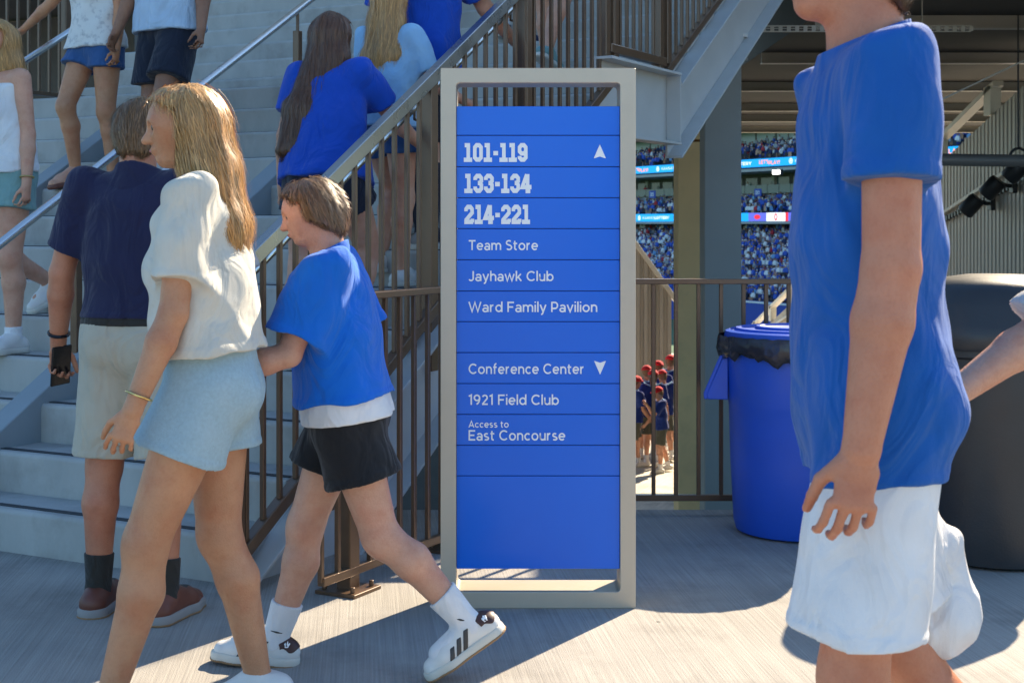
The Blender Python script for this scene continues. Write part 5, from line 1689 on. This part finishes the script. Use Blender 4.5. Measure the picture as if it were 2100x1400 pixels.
# people going up the right lane
x, y = sc(-3.72, 5.27)[:2]
p = Person(1.62, R(66), (x, y), dict(lean=13, side=4, legR=(34, 52, 1, 0), legL=(-4, 6, 1, 0), armR=(52, 14, 18, 0), armL=(-8, 12, 22, 0), head=(0, 4), hairlen=.46, hairside=.30, handR=dict(curl=45), handL=dict(curl=30)), fem=True, stance='L', ground=ground_on(5.2), build=1.05)
dress(p, 'woman with very long dark brown hair in royal blue tee climbing the stairs', .0075, 'skin_pink', (F_['royal'], dict(hem=-.02, sleeve=.62, loose=.017, wrinkle=.0055, seed=61), 'tee_shirt'),
      (F_['dark_navy'], dict(length=.4, loose=.014, waist=-.005, seed=62)), ('hair_brown', dict(style='long', thick=.016)), (M['shoe_white'], M['sole_white']))
x, y = sc(-3.74, 5.80)[:2]
p = Person(1.46, R(58), (x, y), dict(lean=4, legR=(4, 6, 1, 0), legL=(30, 46, 1, 0), armR=(16, 16, 55, 0), armL=(10, 8, 20, 0), hairlen=.32, handR=dict(curl=45)), fem=True, stance='R', ground=ground_on(5.86))
dress(p, 'blond girl in pale blue tee on the stairs ahead of the brown haired woman', .009, 'skin_pink', (F_['sky'], dict(hem=-.02, sleeve=.75, loose=.011, wrinkle=.005, seed=71), 'tee_shirt'),
      (F_['denim_blue'], dict(length=.4, loose=.014, waist=.03, seed=72)), ('hair_blond', dict(style='long', thick=.016)), (M['shoe_white'], M['sole_white']))
x, y = sc(-3.74, 6.08)[:2]
p = Person(1.76, R(62), (x, y), dict(lean=6, legR=(-3, 4, 1, 0), legL=(30, 48, 1, 0), armR=(40, 12, 20, 0), armL=(4, 15, 10, -4), handL=dict(curl=45, roll=-30), handR=dict(curl=40)), stance='R', ground=ground_on(6.0), build=1.1)
q = dress(p, 'person in royal blue polo and navy trousers climbing ahead with phone in hand', .009, 'skin_pink', (F_['royal'], dict(hem=-.03, sleeve=.75, loose=.018, wrinkle=.005, seed=81), 'polo_shirt'),
          (F_['dark_navy'], dict(length=.97, loose=.018, waist=-.012, seed=82, flare=1.4), 'trousers'), ('hair_brown', dict(style='short')), (M['shoe_grey'], M['sole_white']), (F_['dark_navy'], dict(top=.235, infl=.018)))
held_phone(p, 'L', 'black phone in the hand of the climber in royal blue polo')

# people coming down the middle lane
p = Person(1.64, R(236), (-2.52, 8.80), dict(lean=1, legR=(22, 34, 2, -14), legL=(3, 10, 2, 0), armR=(14, 46, 6, 4), armL=(-2, 9, 16, 0), handR=dict(curl=30), handL=dict(curl=38)), fem=True, stance='L', ground=9 * RISE)
dress(p, 'woman in grey leaf print tank top and blue denim shorts coming down stairs', .010, 'skin_tan', (pat, dict(hem=-.01, sleeve=0, loose=.014, neck=-.03, wrinkle=.005, seed=91), 'tank_top'),
      (F_['denim_blue'], dict(length=.36, loose=.014, waist=.004, seed=92, flare=1.25)), ('hair_sand', dict(style='long', thick=.014)), (M['skin_pink'], M['shoe_brown']))
p = Person(1.80, R(240), (-2.02, 8.55), dict(lean=1, legR=(4, 8, 2, 0), legL=(20, 30, 2, -12), armR=(6, 10, 14, 0), armL=(-4, 10, 20, 0), handR=dict(curl=35), handL=dict(curl=35)), stance='R', ground=9 * RISE, build=1.08)
dress(p, 'man in pale blue shirt and dark navy shorts coming down the stairs', .011, 'skin_brown', (F_['sky_shirt'], dict(hem=-.02, sleeve=.7, loose=.02, wrinkle=.005, seed=101), 'shirt'),
      (F_['dark_navy'], dict(length=.80, loose=.02, waist=-.006, seed=102, flare=1.45)), ('hair_brown', dict(style='short')), (M['shoe_grey'], M['sole_white']), (F_['white'], dict(top=.06)))
p = Person(1.66, R(238), (-2.53, 7.2), dict(lean=2, legL=(6, 8, 2, 0), legR=(-6, 62, 2, -30), armL=(-2, 7, 10, 0), armR=(10, 10, 20, 0), hairlen=.3, handL=dict(curl=34)), fem=True, stance='L', ground=4 * RISE)
q = dress(p, 'woman at left edge in white top and teal shorts with gold bracelet', .009, 'skin_pink', (F_['white'], dict(hem=.01, sleeve=.0, loose=.014, neck=-.03, wrinkle=.005, seed=111), 'tank_top'),
          (F_['teal'], dict(length=.42, loose=.016, waist=.024, seed=112)), ('hair_blond', dict(style='long', thick=.015)), (M['shoe_white'], M['sole_white']), (F_['white'], dict(top=.04)))
wrist_band(p, 'L', M['gold'], 'bracelet', q['root'], w=.004)
x, y = sc(-5.55, 8.95)[:2]
p = Person(1.72, R(240), (x, y), dict(legL=(4, 8, 2, 0), legR=(18, 28, 2, -10), armL=(8, 8, 40, 0), armR=(0, 8, 20, 0)), stance='L', ground=ground_on(8.9))
dress(p, 'person in rust red shirt and tan shorts coming down the upper flight', .014, 'skin_tan', (F_['rust'], dict(hem=-.02, sleeve=.7, loose=.02, wrinkle=.005, seed=121), 'shirt'),
      (F_['khaki'], dict(length=.75, loose=.018, waist=.03, seed=122)), ('hair_brown', dict(style='short')), (M['shoe_grey'], M['sole_white']), (F_['white'], dict(top=.05)))
x, y = sc(-4.70, 8.88)[:2]
p = Person(1.74, R(62), (x, y), dict(legL=(30, 46, 2, 0), legR=(2, 6, 2, 0), armL=(8, 8, 20, 0), armR=(0, 8, 20, 0)), stance='R', ground=ground_on(8.88))
dress(p, 'bare legged person in navy shoes climbing the upper flight behind the pickets', .014, 'skin_tan', (F_['navy'], dict(hem=-.02, sleeve=.7, loose=.02, seed=131), 'shirt'),
      (F_['rust'], dict(length=.7, loose=.018, waist=.03, seed=132)), ('hair_brown', dict(style='short')), (F_['navy'], M['sole_white']), (F_['white'], dict(top=.04)))
x, y = sc(-3.95, 8.02)[:2]
p = Person(1.68, R(62), (x, y), dict(legL=(16, 8, 2, 0), legR=(-14, 18, 2, -22), armL=(8, 8, 20, 0), armR=(0, 8, 20, 0)), fem=True, stance='L', ground=LAND_Z)
dress(p, 'bare legged person with teal shoes on the landing behind the pickets', .014, 'skin_pink', (F_['sky'], dict(hem=-.02, sleeve=.7, loose=.02, seed=141), 'shirt'),
      (F_['denim_blue'], dict(length=.5, loose=.018, waist=.03, seed=142)), ('hair_brown', dict(style='pony')), (F_['teal'], M['sole_white']))

# group in red caps on the lower concourse
def kid(label, px, pyfeet, heading, pose, H=1.5, fem=False, hairm='hair_sand'):
    Y = (EYE + 2.6) * F_PX / (pyfeet - HORIZON)
    p = Person(H, R(heading), ((px - 1050) / F_PX * Y, Y), pose, fem=fem, ground=-2.6)
    q = dress(p, label, .014, 'skin_pink', (F_['navy_kid'], dict(hem=-.02, sleeve=.75, loose=.02, wrinkle=.005, seed=int(px)), 'polo_shirt'),
              (F_['charcoal'], dict(length=.82, loose=.02, waist=.03, seed=int(px) + 1, flare=1.4)), (hairm, dict(style='pony' if fem else 'short')), (M['shoe_white'], M['sole_white']), (F_['white'], dict(top=.07)),
              group='people in red caps and navy shirts')
    s, hc, Fh, Uh, Lh = p.hs, p.J['head'], p.Fh, p.Uh, p.Lh
    f = p.field(p.cran, .012, .024, pad=.09)
    f.clip(hc + Uh * .030 * s, -unit(Uh + Fh * .12))
    f.prim(P(hc + Uh * .040 * s + Fh * .07 * s, hc + Uh * .030 * s + Fh * .135 * s, .018 * s, .014 * s, Lh, 4.2, .01))
    link('cap', recenter(f.mesh('cap'), p.base), F_['red'], q['root'])
    # pale piping over the shoulders
    mb = MB()
    for sd in 'LR':
        a = p.arms[sd]['s'] + p.Ut * .045 * p.H - p.base; b = p.J['neck'] + p.Ut * .0 - p.Fs * .055 * p.H - p.base
        mb.tube([a - p.Fs * .012, (a + b) / 2 - p.Fs * .035, b], .012, 6)
    mb.build('piping', F_['sky'], q['root'], smooth=True)
F_['navy_kid'] = fabric('fabric_navy_kid', (.010, .035, .22))
walk = lambda a, **k: dict(legL=(a, 6, 2, 0), legR=(-a, 12, 2, -10), armL=(-a, 9, 15, 0), armR=(a, 9, 20, 0), **k)
kid('red capped person with long hair seen from behind, pale piping across the shoulders', 1339, 955, 78, walk(4), 1.55, True, 'hair_brown')
kid('red capped person at front right of the group lifting a hand to the face', 1354, 968, 190, dict(legL=(6, 8, 2, 0), legR=(-8, 12, 2, -8), armL=(40, 8, 105, 0), armR=(10, 9, 30, 0), head=(10, -10)), 1.36)
kid('tallest red capped person standing at the back beside the tan pier', 1374, 925, 60, walk(6), 1.66)
kid('red capped person at left rear of the group behind the sign edge', 1327, 940, 95, walk(5), 1.55)
kid('red capped person in the middle of the group half hidden behind others', 1349, 932, 70, walk(8), 1.60)
kid('red capped person nearest the sign, cut off by its right edge', 1300, 960, 20, walk(14), 1.50)
kid('red capped person with head bowed between the taller ones', 1360, 945, 110, walk(4, head=(0, -14)), 1.50)
kid('red capped person low beyond the left fence, seen through the pickets', 868, 1010, 40, walk(6), 1.5)
